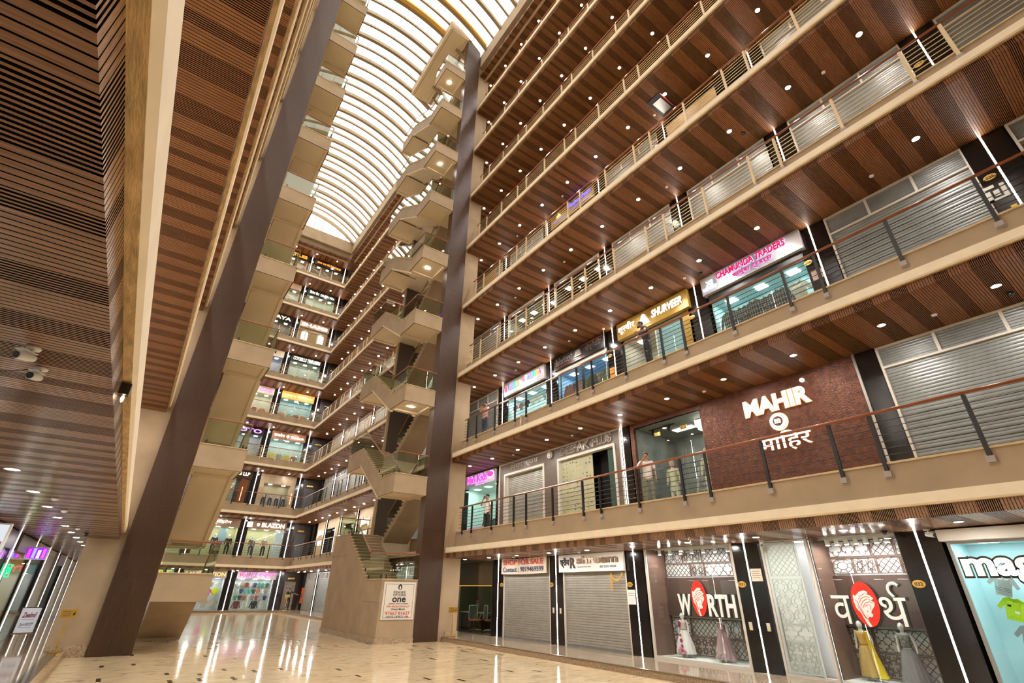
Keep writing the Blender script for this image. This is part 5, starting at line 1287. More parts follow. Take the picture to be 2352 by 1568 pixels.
for i in range(5):
    g_ = garment(p, -1.12 + i * 0.42, 0.26 + 0.07 * (i % 2), 1.05, 0.92, (0.03, 0.03, 0.035), 'black and white checked shirt in Chamunda Traders, upper row, %s from left' % ORD[i + 1], 'checked shirts in Chamunda Traders', 'longsleeve')
    if i == 0: cm = g_.data.copy(); cm.materials[0] = CHK
    g_.data = cm
for i in range(5): garment(p, -1.12 + i * 0.42, 0.20 + 0.07 * (i % 2), 0.20, 0.95, [(0.42, 0.5, 0.38), (0.45, 0.52, 0.42), (0.55, 0.35, 0.24), (0.35, 0.45, 0.45), (0.12, 0.16, 0.3)][i], 'pale shirt in the lower row of Chamunda Traders, %s from the left' % ORD[i + 1], 'pale shirts in Chamunda Traders')
for i in range(2): garment(p, 1.0, 0.45, 0.25 + i * 0.85, 1.0, (0.48, 0.45, 0.38), 'cream shirt at the right side of Chamunda Traders, %s' % ('lower', 'upper')[i], 'cream shirts in Chamunda Traders')
t = thing('wall_poster', 'black and white graphic poster on the pier right of the large second gallery shutter', 'poster', (XW - 0.004, 0.12, slabtop(2) + 1.30), RZR)
b = MB(); b.box(-0.26, -0.10, -0.004, 0, 0.0, 0.30); b.box(-0.26, 0.16, -0.004, 0, 0.0, 0.07); b.box(0.08, 0.16, -0.004, 0, 0.071, 0.40); b.box(-0.22, 0.0, -0.004, 0, 0.36, 0.44); b.box(-0.06, 0.04, -0.004, 0, 0.12, 0.28); b.obj('white_shapes', WHITE, t)
b = MB(); b.box(0.06, 0.16, -0.004, 0, -0.36, -0.24); b.obj('yellow_square', mat('yellow_label', (0.8, 0.6, 0.05), 0.5), t)
# ---------------- third gallery and above ----------------
for y, lb in ((21.5, 'beside the stair tower'), (9.66, 'third from the right edge of the photo'), (5.72, 'left of the 335 pier'), (1.84, 'near the top right'), (-2.1, 'in the top right corner of the photo')):
    shutter(*PR(y, 3), 3.15, 3.07, 'grey metal shutter on the third gallery, %s' % lb, 0.5, SHUTD)
p = PR(13.6, 3)
o = shop('shop', 'dim JEANS shop behind the third gallery railing', p); room(o, 3.1, 2.7, 1.2, (0.10, 0.09, 0.08), (.1, .1, .1), 1.2, (1, .9, .8)); glazing(o, -1.5, 1.5, 0, 2.6); frame(o, -1.58, 1.58, 0, 3.05, 0.10, OFFW)
glowtext(o, 'JEANS', 0.25, 1.05, 1.40, 1.62, -0.06, (1, .95, .8), 1.6)
p = PR(17.55, 3)
o = shop('shop', 'lit clothing shop behind the third gallery railing with small white downlights', p); room(o, 3.1, 2.7, 1.4, (0.30, 0.32, 0.28), (.3, .3, .3), 3, (1, 1, .95)); glazing(o, -1.5, 1.5, 0, 2.6); frame(o, -1.58, 1.58, 0, 3.05, 0.10, OFFW)
glowtext(o, 'R 21', 0.1, 0.7, 1.35, 1.65, -0.06, (.9, 1, .7), 1.6)
for i in range(5): garment(p, -1.1 + i * 0.5, 1.0, 0.6, 0.9, [(0.06, 0.06, 0.06), (0.15, 0.12, 0.08), (0.4, 0.42, 0.4), (0.05, 0.1, 0.08), (0.3, 0.28, 0.2)][i], 'garment in the lit third gallery shop, %s from the left' % ORD[i + 1], 'garments in the third gallery shop')
for y in (21.5, 17.5, 9.66, 1.8): shutter(*PR(y, 4), 3.15, 3.07, 'grey shutter on the fourth gallery %s' % {21.5: 'beside the stair tower', 17.5: 'left of the blue lettered sign', 9.66: 'left of the plywood board', 1.8: 'near the top of the photo'}[y], 0.5, SHUTD)
p = PR(13.55, 4)
o = shop('shop_sign', 'mustard sign box with blue glowing letters behind the fourth gallery railing', p, 'sign'); signboard(o, -1.6, 1.6, 2.25, 3.06, mat('mustard_board', (0.26, 0.16, 0.03), 0.5), -0.10, 0.5)
glowtext(o, 'Rajasthan', -0.15, 1.45, 2.62, 2.96, -0.15, (0.10, 0.08, 1.0), 3.5, bold=0.03); b = MB(); b.box(0.1, 1.3, -0.12, -0.101, 2.40, 2.50); b.obj('small_blue_line', mat('blue_line', (0.15, 0.13, 0.6), 0.5), o)
b = MB(); b.prism([(-1.15, 2.72), (-0.75, 2.72), (-0.85, 2.86), (-0.95, 2.98), (-1.05, 2.86)], -0.14, -0.11, 'y'); b.obj('crest', glow('yellow_crest', (1, .8, .2), 1.5), o); b = MB(); b.box(-1.4, -0.5, -0.12, -0.101, 2.46, 2.58); b.obj('small_blue_line', MATS['blue_line'], o)
t = thing('plywood_board', 'tan plywood board standing behind the fourth gallery railing', 'board', (12.7, 6.1, slabtop(4) + 0.001), RZR)
b = MB(); b.box(-1.1, 1.1, 0, 0.03, 0, 1.9); b.obj('sheet', mat('plywood', (0.42, 0.25, 0.09), 0.6, var=0.2, scale=3, stretch=(1, 1, 6)), t)
t = thing('plywood_board', 'tan plywood board behind the fourth gallery railing next to the stair tower', 'board', (12.3, 19.6, slabtop(4) + 0.001), RZR)
b = MB(); b.box(-0.7, 0.7, 0, 0.03, 0, 1.5); b.obj('sheet', MATS['plywood'], t)
t = thing('cassette_air_conditioner', 'open ceiling cassette air conditioner in the fourth gallery ceiling', 'air conditioner', (12.5, 7.1, 3.11 + H * 4 - 0.001))
b = MB(); b.box(-0.5, 0.5, -0.32, 0.32, -0.035, 0); b.obj('dark_frame', BLACK, t); b = MB(); b.box(-0.3, 0.42, -0.2, 0.2, -0.07, -0.0351); b.obj('metal_body', STEEL, t); b = MB(); b.tube([(-0.45, -0.28, -0.04), (0.45, -0.28, -0.04)], 0.02); b.obj('red_pipe', RED, t)

# ---------------- far right side, beyond the tower ----------------
fr = [28.1 if False else 25.4, 29.3, 33.2, 37.1, 41.1, 45.0, 48.8]
for k in (0, 1, 2, 3, 4):
    for i, y in enumerate(fr):
        if k == 1 and y > 33 or k == 0 and i == 0: continue
        shutter(*PR(y, k), 3.1, 2.93 if k == 0 else 3.07, 'grey roller shutter, %s level, right side, %s past the stair tower' % (lev[k], ORD[i + 1]), 0.5, SHUTD if i % 2 else SHUT, STEEL)
SAND = mat('sand_stone_panel', (0.50, 0.37, 0.20), 0.5, var=0.08, scale=2)
p = PR(43.0, 1)
o = shop('shopfront', 'sand coloured Jairaj shopfront with glowing letters beyond the stair tower on the first gallery', p)
b = MB(); b.box(-6.6, 7.4, 0.0, 0.12, 2.3, 3.08); b.box(-6.6, -3.9, 0, 0.12, 0.02, 2.3); b.box(-1.2, 0.9, 0, 0.12, 0.02, 2.3); b.box(3.2, 7.4, 0, 0.12, 0.02, 2.3); b.obj('stone_facade', SAND, o)
for a, c in ((-3.9, -1.2), (0.9, 3.2)):
    glazing(o, a, c, 0.02, 2.3); b = MB(); b.box(a, c, 1.2, 1.25, 0.02, 2.3); b.obj('back_wall', mat('shop_wall_beige', (0.5, 0.42, 0.28), 0.6), o); b = MB(); b.box(a + 0.3, c - 0.3, 0.5, 0.7, 2.27, 2.29); b.obj('ceiling_panel', glow('warm_shop', (1, .85, .6), 7), o)
for a in (-6.1, 4.9): glowtext(o, 'Jairaj', a, a + 1.8, 1.75, 2.45, -0.08, WH, 2.8, WARM, 2.0); glowtext(o, 'जयराज', a, a + 1.6, 1.05, 1.5, -0.08, WH, 2.8, WARM, 2.0)
for i, (x, c) in enumerate(((-3.0, (0.03, 0.035, 0.045)), (-2.1, (0.10, 0.11, 0.12)), (1.9, (0.5, 0.6, 0.7)))):
    mannequin(['dark suited mannequin at the left of the Jairaj window', 'grey suited mannequin second in the Jairaj window', 'mannequin in a pale blue outfit in the right Jairaj window'][i], loc_of(p, x, 0.6, 0.022), RZR, [('jacket', P_top(c, 1.9, 0.12)), ('trousers', P_legs(c))], 1.0)

# ---------------- far end wall shops ----------------
def lit_shop(p, label, signs, sign_m, wall, es=6, tint=(1, 1, 1), zs=2.35, w_=3.1, d=1.1, garments=None, glaz=True):
    o = shop('shop', label, p); room(o, w_, zs, d, wall, (.4, .38, .34), es, tint)
    signboard(o, -w_ / 2 - 0.05, w_ / 2 + 0.05, zs, 2.93 if abs(p[0][2] - 0.151) < .01 else 3.05, sign_m, -0.06, 0.12)
    for (s_, a, c, z0, z1, col, st, halo, hs) in signs: glowtext(o, s_, a, c, z0, z1, -0.10, col, st, halo, hs)
    if glaz: glazing(o, -w_ / 2, w_ / 2, 0.02, zs)
    return o
BB = mat('black_board', (0.015, 0.012, 0.012), 0.3); GW = (1, .9, .75)
lilac = mat('lilac_board', (0.55, 0.50, 0.62), 0.4)
p = PE(9.45, 0)
lit_shop(p, 'white lit KLF shirt shop with red and violet sign on the far end wall', [('KLF', -1.4, -0.2, 2.50, 2.85, (1, .1, .15), 1.6, VIO, 3), ('काव्हाएफ', 0.05, 1.45, 2.50, 2.85, (1, .1, .3), 1.6, VIO, 3)], lilac, (0.66, 0.70, 0.70), 5)
pk = [(0.06, 0.3, 0.24), (0.3, 0.05, 0.06), (0.05, 0.08, 0.05), (0.45, 0.42, 0.36), (0.5, 0.15, 0.08), (0.05, 0.05, 0.15), (0.55, 0.55, 0.52), (0.10, 0.35, 0.3), (0.35, 0.25, 0.18)]
for r_ in range(3):
    for i in range(8): garment(p, -1.17 + i * 0.335, 0.9, 0.72 + r_ * 0.50, 0.52, pk[(i * 2 + r_ * 3) % 9], 'small shirt in the %s row of the KLF shop, %s from the left' % (('lowest', 'middle', 'top')[r_], ORD[i + 1]), 'small shirts on the KLF shop wall')
for i, c in enumerate(((0.16, 0.03, 0.04), (0.6, 0.6, 0.56), (0.02, 0.02, 0.02), (0.62, 0.62, 0.58))): garment(p, -1.05 + i * 0.70, 0.5, 0.06, 0.88, c, ['maroon', 'white', 'black', 'second white'][i] + ' long sleeved shirt standing low in the KLF shop window', 'large shirts in the KLF window', 'longsleeve')
p = PE(5.45, 0)
lit_shop(p, 'SM Creation shop with gold letters and bright children clothes on the far end wall', [('S M CREATION', -1.5, 1.5, 2.50, 2.80, (1, .65, .25), 1.5, None, 0)], mat('grey_white_board', (0.40, 0.36, 0.32), 0.5), (0.55, 0.58, 0.62), 8)
for i, (x, z, c, s_) in enumerate(((0.55, 1.0, (0.7, 0.02, 0.3), 1.0), (1.1, 1.05, (0.6, 0.65, 0.02), 1.0), (0.5, 0.15, (0.5, 0.42, 0.33), 1.1), (1.15, 0.15, (0.52, 0.46, 0.38), 1.1), (0.7, 1.7, (0.3, 0.22, 0.1), 0.6), (1.2, 1.72, (0.45, 0.4, 0.3), 0.6), (-0.4, 0.3, (0.1, 0.1, 0.14), 0.9), (-1.0, 0.3, (0.5, 0.5, 0.48), 0.9))):
    garment(p, x, 0.6, z, s_ * 0.85, c, ['magenta', 'yellow green', 'beige patterned', 'second beige', 'brown spotted', 'cream spotted', 'dark', 'pale grey'][i] + ' child outfit in the SM Creation shop', 'child outfits in SM Creation')
p = PE(1.55, 0)
lit_shop(p, 'STYLE shop with red and green letters at the left end of the far wall', [('STYLE', -1.2, 0.2, 2.45, 2.85, (1, .1, .1), 1.8, None, 0), ('FIVE', 0.3, 1.4, 2.45, 2.85, (1, .5, .05), 1.8, None, 0)], mat('turquoise_board', (0.12, 0.35, 0.33), 0.4), (0.5, 0.5, 0.5), 6)
# lift lobby corner, each level
for k in range(0, 9):
    z0 = slabtop(k)
    t = thing('lobby_doorway', 'dark wood lobby doorway with brass sign in the far right corner at %s level' % lev[k], 'doorway', (12.5, YW + 0.598, z0 + 0.001), 0)
    b = MB(); b.box(-0.55, -0.47, -0.04, 0, 0, 2.3); b.box(0.47, 0.55, -0.04, 0, 0, 2.3); b.box(-0.47, 0.47, -0.04, 0, 2.22, 2.3); b.obj('frame', DARKW, t)
    b = MB(); b.box(-0.47, 0.47, -0.03, -0.005, 0.0, 2.22); b.obj('door_leaf', mat('lobby_stone', (0.38, 0.32, 0.25), 0.4, var=0.4, scale=5) if k == 0 else mat('grey_door', (0.10, 0.10, 0.11), 0.4), t)
    b = MB(); b.box(-0.3, 0.3, -0.05, -0.041, 2.42, 2.55); b.obj('brass_sign', GOLD, t)
t = thing('fire_cabinet', 'orange red fire hose cabinet in the far right corner on the ground floor', 'fire cabinet', (13.41, 50.6, 0.152), RZR)
b = MB(); b.box(-0.3, 0.3, -0.05, 0.0, 0.5, 1.75); b.obj('cabinet_door', mat('fire_orange', (0.75, 0.12, 0.02), 0.4), t); b = MB(); b.box(-0.12, 0.12, -0.06, -0.051, 0.95, 1.3); b.obj('window', BLACK, t)
brass_stand((11.95, 49.6, 0.151), 0, 'small brass sign stand in front of the far lobby doorway beside the guard', ['LIFT', 'LOBBY'], 1.0)
person('guard in black with raised arm at the far lobby doorway on the ground floor', (12.2, 50.2, 0.151), 0.2, dict(elr=(0.42, -0.05, 1.25), wrr=(0.66, -0.08, 1.18)), (0.02, 0.02, 0.025), (0.015, 0.015, 0.02), 0.9, 1.02)
SUITS = [((0.015, 0.016, 0.02), 'black suit'), ((0.02, 0.03, 0.05), 'navy suit'), ((0.02, 0.02, 0.02), 'black tuxedo'), ((0.16, 0.17, 0.17), 'grey blazer'), ((0.45, 0.26, 0.22), 'pink blazer')]
def suit(p, x, i, extra):
    c, nm = SUITS[i]; mannequin('mannequin in a %s, %s' % (nm, extra), loc_of(p, x, 0.5, 0.03), p[1], [('jacket', P_top(c, 1.95, 0.10)), ('trousers', P_legs((0.015, 0.015, 0.02)))], 1.02, group='suited mannequins in the Blazon windows')
PB = mat('taupe_sign_board', (0.22, 0.14, 0.09), 0.45)
cw_ = (0.60, 0.58, 0.38)
p = PE(9.4, 1); o = lit_shop(p, 'Blazon shop window with glowing Latin letters on the first gallery of the far end', [('BLAZON', -0.55, 1.4, 2.52, 2.90, WH, 2.8, WARM, 1.0)], PB, cw_, 7, (1, .98, .85)); suit(p, -0.95, 3, 'left of the two in the right Blazon window'); suit(p, 0.1, 4, 'right of the two in the right Blazon window')
b = MB(); b.box(0.75, 1.5, 0.05, 0.07, 0.02, 2.3); b.obj('frosted_door', mat('white_blue_door', (0.5, 0.58, 0.68), 0.3), o)
for cx_, sz in ((-1.55, 0.22), (-0.85, 0.12)): b = MB(); b.box(cx_ - sz, cx_ + sz, -0.11, -0.07, 2.68 - sz, 2.68 + sz) if sz > .2 else b.prism([(cx_ + 0.13 * math.cos(a_), 2.7 + 0.15 * math.sin(a_)) for a_ in [i * PI / 4 for i in range(8)]], -0.11, -0.07, 'y'); b.obj('emblem', glow('emblem_glow', WH, 1.6), o)
p = PE(5.45, 1); o = lit_shop(p, 'Blazon shop window with Hindi letters on the first gallery of the far end', [('ब्लॅझोन', -0.6, 0.9, 2.52, 2.90, WH, 2.8, WARM, 1.0)], PB, cw_, 7, (1, .98, .85)); suit(p, 0.0, 1, 'beside the framed blue garment in the left Blazon window'); suit(p, 1.1, 2, 'at the right of the left Blazon window')
t = thing('framed_garment', 'pale blue garment panel hanging between mannequins in the left Blazon window', 'display panel', loc_of(p, 0.55, 0.7, 0.9), 0); b = MB(); b.box(-0.3, 0.3, 0, 0.03, 0, 1.35); b.obj('panel', mat('pale_blue_panel', (0.25, 0.38, 0.5), 0.5), t)
p = PE(1.55, 1); o = lit_shop(p, 'pale lit suit shop window at the left end of the far first gallery', [], PB, cw_, 7, (1, .98, .85)); suit(p, 0.2, 0, 'at the far left behind the left stair tower')
# second gallery end
p = PE(9.4, 2); MARB = mat('beige_marble', (0.40, 0.30, 0.20), 0.35, var=0.2, scale=2)
o = shop('shop', 'beige marble framed jeans shop on the second gallery of the far end', p); room(o, 2.4, 2.2, 1.0, (0.32, 0.30, 0.22), (.3, .3, .3), 7, (1, .9, .7)); b = MB(); b.box(-1.6, 1.6, -0.02, 0.1, 2.2, 3.05); b.box(1.2, 1.6, -0.02, 0.1, 0.02, 2.2); b.box(-1.6, -1.2, -0.02, 0.1, 0.02, 2.2); b.obj('marble_surround', MARB, o)
b = MB(); b.box(1.38, 1.42, -0.06, -0.03, 0.5, 1.5); b.obj('wall_light', glow('copper_light', (1, .4, .2), 3), o)
for i in range(4):
    def legsonly(i=i):
        t = thing('jeans_mannequin', 'half mannequin wearing dark blue jeans in the far second gallery window, %s from the left' % ORD[i + 1], 'mannequin', loc_of(p, -0.9 + i * 0.58, 0.35, 0.025), 0, 'jeans mannequins in the far second gallery window'); J = joints({})
        if 'jl' not in SKC: SKC['jl'] = skin_mesh('jeans', leg_nodes(J), colmat((0.03, 0.05, 0.09)))
        put('jeans', SKC['jl'], t); b = MB(); b.lathe([(0.12, 0.98), (0.11, 1.1)], 16); b.obj('waist', MANS, t)
        for s_ in (-1, 1): b = MB(); b.ball((s_ * 0.12, -0.05, 0.04), 0.045, 0.11, 0.04); b.obj('foot', MANS, t, True)
    legsonly()
p = PE(5.45, 2)
o = lit_shop(p, 'NS LLP shop with glowing white letters and copper wall on the far second gallery', [('CREATIONS LLP', -1.4, 1.35, 2.62, 2.92, WH, 3.0, WARM, 1.5)], DARKW, (0.10, 0.08, 0.06), 4, (1, .8, .6)); b = MB(); b.box(-0.9, 0.4, 0.1, 0.14, 0.02, 2.3); b.obj('grey_shutter', SHUT, o); b = MB(); b.box(0.75, 1.4, -0.02, 0.05, 0.02, 2.3); b.obj('copper_panel', mat('copper_panel', (0.20, 0.07, 0.03), 0.3, metal=0.4), o); b = MB(); b.box(1.0, 1.05, -0.06, -0.03, 0.4, 1.6); b.obj('wall_light', MATS['copper_light'], o); b = MB(); b.tube([(-0.85, 0.05, 1.5), (-0.7, 0.05, 1.8), (0.3, 0.05, 1.8), (0.15, 0.05, 1.5), (-0.85, 0.05, 1.5)], 0.02, 6); b.obj('light_outline', glow('outline_glow', WH, 1.5), o)
shutter(*PE(1.55, 2), 3.1, 3.07, 'grey shutter at the left end of the far second gallery', 0.5, SHUT)
ent = {3: [(5.45, 'PLUTO', BB, (0.7, 0.3, 1), (0.3, 0.32, 0.36), 'Pluto shop with violet neon letters'), (9.4, 'कमलेश ◆ Kamlesh', mat('copper_board', (0.35, 0.17, 0.09), 0.4), WH, (0.45, 0.55, 0.55), 'Kamlesh shop with copper sign board')],
       4: [(5.45, 'Baby bird', mat('white_board', (0.75, 0.70, 0.58), 0.4), (1, .2, .6), (0.6, 0.58, 0.48), 'bird shop with pink letters'), (9.4, 'गुरुकृपा फेबरीकस', mat('orange_lit_board', (0.6, 0.3, 0.08), 0.4, emit=(1, .45, .1), es=0.5), (1, .75, .35), (0.35, 0.50, 0.52), 'shop with orange lit sign and blue interior')],
       5: [(5.45, 'Shilpi', mat('white_board', (0.75, 0.70, 0.58), 0.4), (0.02, 0.02, 0.02), (0.35, 0.4, 0.5), 'Shilpi shop with white board'), (9.4, 'COTBELLS TROUSERS', BB, (1, .93, .7), (0.42, 0.46, 0.40), 'Cotbells Trousers shop with glowing cream letters')],
       6: [(5.45, 'DIVAYA', BB, (1, .85, .5), (0.12, 0.13, 0.13), 'Vaya shop with glowing gold letters'), (9.4, 'SHAMS', mat('tan_board', (0.45, 0.30, 0.20), 0.5), WH, (0.6, 0.55, 0.5), 'Shams shop with two white arched niches')],
       7: [(5.45, '', mat('tan_board', (0.45, 0.30, 0.20), 0.5), WH, (0.42, 0.42, 0.34), 'pale lit shop'), (9.4, 'िदनेश वीरा  DINESH VIRA', BB, (1, 1, .8), (0.42, 0.45, 0.36), 'Dinesh Vira shop with glowing pale letters')],
       8: [(5.45, 'TEXTILES', BB, (1, .3, .03), (0.35, 0.25, 0.2), 'Textiles shop with orange letters'), (9.4, 'केशव पाक बेरी टेक्सटाइल्स', BB, (1, .3, .03), (0.10, 0.08, 0.07), 'closed textile shop with orange Hindi letters')]}
for k, lst in ent.items():
    for (x, s_, bm2, col, wall, lb) in lst:
        p = PE(x, k); dim = min(wall) < 0.11
        st = 2.4 if max(col) > 0.5 else 0.0
        o = lit_shop(p, lb + ' on the %s gallery of the far end' % lev[k], [], bm2, wall, 2 if dim else 7, (0.95, 1, .97) if x > 9 else (1, .97, .92), 2.3)
        if s_:
            if st: glowtext(o, s_, -1.4, 1.4, 2.45, 2.85, -0.10, col, st, None, 0, 0.03)
            else: text('letters', s_, -1.2, 0.8, 2.5, 2.9, -0.10, INK, o, 0.02, 0.02)
        for i in range(4):
            if k in (6, 8) and x > 9: continue
            garment(p, -1.1 + i * 0.7, 0.8, 0.35, 0.95, pk[(i * 3 + k) % 9] if k != 3 or x < 9 else [(0.6, 0.45, 0.03), (0.2, 0.25, 0.2), (0.55, 0.42, 0.05), (0.3, 0.12, 0.1)][i], 'garment in the %s on the far %s gallery, %s from the left' % (lb.split(' with')[0], lev[k], ORD[i + 1]), 'garments in the %s' % lb.split(' with')[0])
        if k == 6 and x > 9:
            for a in (-0.85, 0.85):
                b = MB(); q = [(a - 0.35, 0.1), (a + 0.35, 0.1), (a + 0.35, 1.6)] + [(a + 0.35 * math.cos(i * PI / 10), 1.6 + 0.35 * math.sin(i * PI / 10)) for i in range(1, 10)] + [(a - 0.35, 1.6)]
                b.prism(q, 0.06, 0.09, 'y'); b.obj('arched_niche', glow('niche_glow', (1, .95, .88), 1.3), o)
            b = MB(); b.box(-1.5, 1.5, 0.1, 0.14, 0.02, 2.3); b.obj('tan_front', MATS['tan_board'], o); b = MB(); b.box(-0.4, 0.4, 0.05, 0.09, 0.02, 1.8); b.obj('timber_door', mat('light_timber', (0.40, 0.24, 0.08), 0.5), o)

# ---------------- left side ground floor shops ----------------
LC = [((0.55, 0.75, 0.72), 4), ((0.35, 0.3, 0.25), 4), ((0.50, 0.72, 0.68), 5), ((0.5, 0.36, 0.08), 3), ((0.2, 0.2, 0.22), 3), ((0.45, 0.4, 0.33), 5), ((0.3, 0.28, 0.25), 3)]
ys = [q for q in YL if 7 < q < 45]
for i, y in enumerate(ys[:-1]):
    yc = (y + ys[i + 1]) / 2; col, es = LC[i % 7]
    if i in (5, 7, 8): shutter(*PL(yc), 3.1, 2.95, 'grey shutter among the ground floor shops under the left gallery, near the %s light strip' % ORD[i + 1], 0, SHUT); continue
    o = shop('shop', 'lit glass fronted ground floor shop under the left gallery, near the %s light strip' % ORD[i + 1], PL(yc)); room(o, 3.1, 2.5, 1.3, col, (.4, .4, .4), es, (.92, 1, 1) if i % 2 == 0 else (1, .9, .75)); glazing(o, -1.5, 1.5, 0.02, 2.45)
    signboard(o, -1.58, 1.58, 2.5, 2.93, [OFFW, BB, mat('violet_board', (0.10, 0.05, 0.16), 0.3), BR][i % 4], -0.04, 0.1)
    for j in range(5): garment(PL(yc), -1.08 + j * 0.54, 0.7 + 0.08 * (j % 2), 0.5 + 0.1 * (j % 2), 1.0, [(0.5, 0.04, 0.04), (0.65, 0.5, 0.05), (0.04, 0.1, 0.4), (0.6, 0.05, 0.3), (0.5, 0.5, 0.48), (0.75, 0.25, 0.02)][(j + i) % 6], 'coloured garment %s in the left ground floor shop near the %s light strip' % (ORD[j + 1], ORD[i + 1]), 'garments in the left ground floor shops')
# projecting signs
def blade(y, z0, z1, wdt, col, label, es=2.0, m=None):
    t = thing('projecting_sign', label, 'sign', (mx(XW) + 0.001, y, 0), 0)
    b = MB(); b.box(0.0, wdt, -0.09, 0.09, z0, z1); b.obj('sign_box', WHITE, t)
    b = MB(); b.box(0.03, wdt - 0.03, -0.096, -0.0901, z0 + 0.03, z1 - 0.03); b.obj('lit_face', m or glow('face_' + label[:8], col, es), t)
    return t
t = blade(15.3, 2.42, 2.98, 0.40, (0.9, 0.95, 1), 'white lit projecting sign with a pink badge at the left edge', 0.55)
b = MB(); b.box(0.22, 0.36, -0.103, -0.097, 2.52, 2.62); b.obj('pink_badge', mat('pink_badge', (0.55, 0.05, 0.3), 0.4), t)
t = blade(21.9, 2.50, 2.86, 0.52, (0.30, 0.03, 1.0), 'violet and blue neon projecting sign over the left walkway', 0.9)
for i, (h_, c_) in enumerate(((0.24, (0.9, 0.05, 0.8)), (0.27, (0.3, 0.3, 1)), (0.22, (1, 1, 1)), (0.26, (0.8, 0.1, 0.7)))): b = MB(); b.box(0.05 + i * 0.115, 0.12 + i * 0.115, -0.103, -0.097, 2.54, 2.55 + h_); b.obj('neon_glyph', glow('glyph_%d' % i, c_, 1.2), t)
t = thing('neon_sign', 'small green neon sign inside the left walkway shop', 'sign', (mx(XW) + 0.05, 19.9, 2.0), RZL)
b = MB(); b.tube([(-0.3, 0, 0), (0.3, 0, 0), (0.3, 0, 0.3), (-0.3, 0, 0.3), (-0.3, 0, 0)], 0.018, 6); b.obj('tube_frame', glow('green_neon', (0.03, 1, 0.3), 1.0), t); b = MB(); b.tube([(-0.2, 0, 0.09), (-0.05, 0, 0.22), (0.05, 0, 0.09), (0.2, 0, 0.22)], 0.014, 6); b.obj('glyph_tube', MATS['green_neon'], t)
# easel
t = thing('easel_sign', 'white poster board reading Zeelmil and Jaideep on a wooden easel', 'easel sign', (-2.10, 23.3, 0.152), 0.32); t.scale = (0.70, 0.70, 0.72)
b = MB(); b.box(-0.36, 0.36, -0.03, 0.0, 0.42, 1.42); bd = b.obj('frame', BLACK, t)
b = MB(); b.box(-0.335, 0.335, -0.036, -0.0301, 0.445, 1.395); b.obj('poster', mat('poster_white', (0.62, 0.65, 0.72), 0.3, emit=(0.8, 0.85, 1), es=0.15), bd)
text('maroon_script', 'Zeelmil', -0.26, 0.24, 1.02, 1.22, -0.041, mat('maroon_ink', (0.30, 0.03, 0.08), 0.5), bd, 0.004, 0.03, 0.3); b = MB(); b.box(-0.22, 0.20, -0.041, -0.0361, 0.94, 0.952); b.obj('small_line', INK, bd)
text('blue_letters', 'JaidEEP', -0.24, 0.24, 0.68, 0.82, -0.041, mat('slate_ink', (0.05, 0.06, 0.12), 0.5), bd, 0.004, 0.01); b = MB(); b.box(-0.24, 0.18, -0.041, -0.0361, 0.63, 0.642); b.obj('small_line', INK, bd)
EW = mat('easel_wood', (0.42, 0.22, 0.08), 0.5)
for s_ in (-1, 1): b = MB(); b.tube([(s_ * 0.30, 0.0, 0.0), (s_ * 0.24, 0.02, 1.1)], 0.016, 6); b.obj('leg', EW, t)
b = MB(); b.tube([(0, 0.38, 0.0), (0, 0.02, 1.1)], 0.016, 6); b.obj('leg', EW, t)
b = MB(); b.box(-0.38, 0.38, -0.05, -0.0, 0.38, 0.415); b.obj('tray', EW, t)
# wall sign on tower base
t = thing('wall_sign', 'white Essgee Options One sales sign on the base of the right stair tower', 'sign', (9.15, 20.315, 0.80), 0)
b = MB(); b.box(-0.69, 0.69, -0.035, 0.0, 0.0, 1.32); bd = b.obj('panel', mat('sign_white', (0.80, 0.76, 0.68), 0.4), t)
frame(bd, -0.61, 0.61, 0.06, 1.25, 0.012, INK, -0.039, -0.0351)
b = MB(); b.prism([(0.085 * math.cos(i * PI / 10), 1.14 + 0.10 * math.sin(i * PI / 10)) for i in range(20)], -0.04, -0.0351, 'y'); b.obj('arch_logo', INK, bd)
b = MB(); b.prism([(-0.03, 1.07), (0.03, 1.07), (0.035, 1.14), (0, 1.19), (-0.035, 1.14)], -0.044, -0.0401, 'y'); b.obj('arch_opening', MATS['sign_white'], bd)
for s_, a, z0, z1, m_ in (('ESSGEE', 0.26, 0.92, 1.00, INK), ('OPTIONS', 0.27, 0.81, 0.90, INK), ('one', 0.29, 0.60, 0.77, INK), ('GARMENT CAPITAL OF MUMBAI', 0.42, 0.535, 0.565, INK), ('FOR SALES CONTACT', 0.49, 0.42, 0.485, REDP), ('Dhaval Mukhi', 0.29, 0.325, 0.395, INK), ('97667 81627', 0.52, 0.165, 0.28, REDP)):
    text('lettering', s_, -a, a, z0, z1, -0.041, m_, bd, 0.005, 0.025 if s_ == 'one' else 0.012)
text('lettering', 'SALES OFFICE', -0.47, 0.25, 0.065, 0.135, -0.041, BLUEP, bd, 0.005, 0.012)
b = MB(); b.prism([(0.30, 0.09), (0.40, 0.09), (0.40, 0.06), (0.48, 0.10), (0.40, 0.14), (0.40, 0.11), (0.30, 0.11)], -0.041, -0.0361, 'y'); b.obj('arrow', REDP, bd)

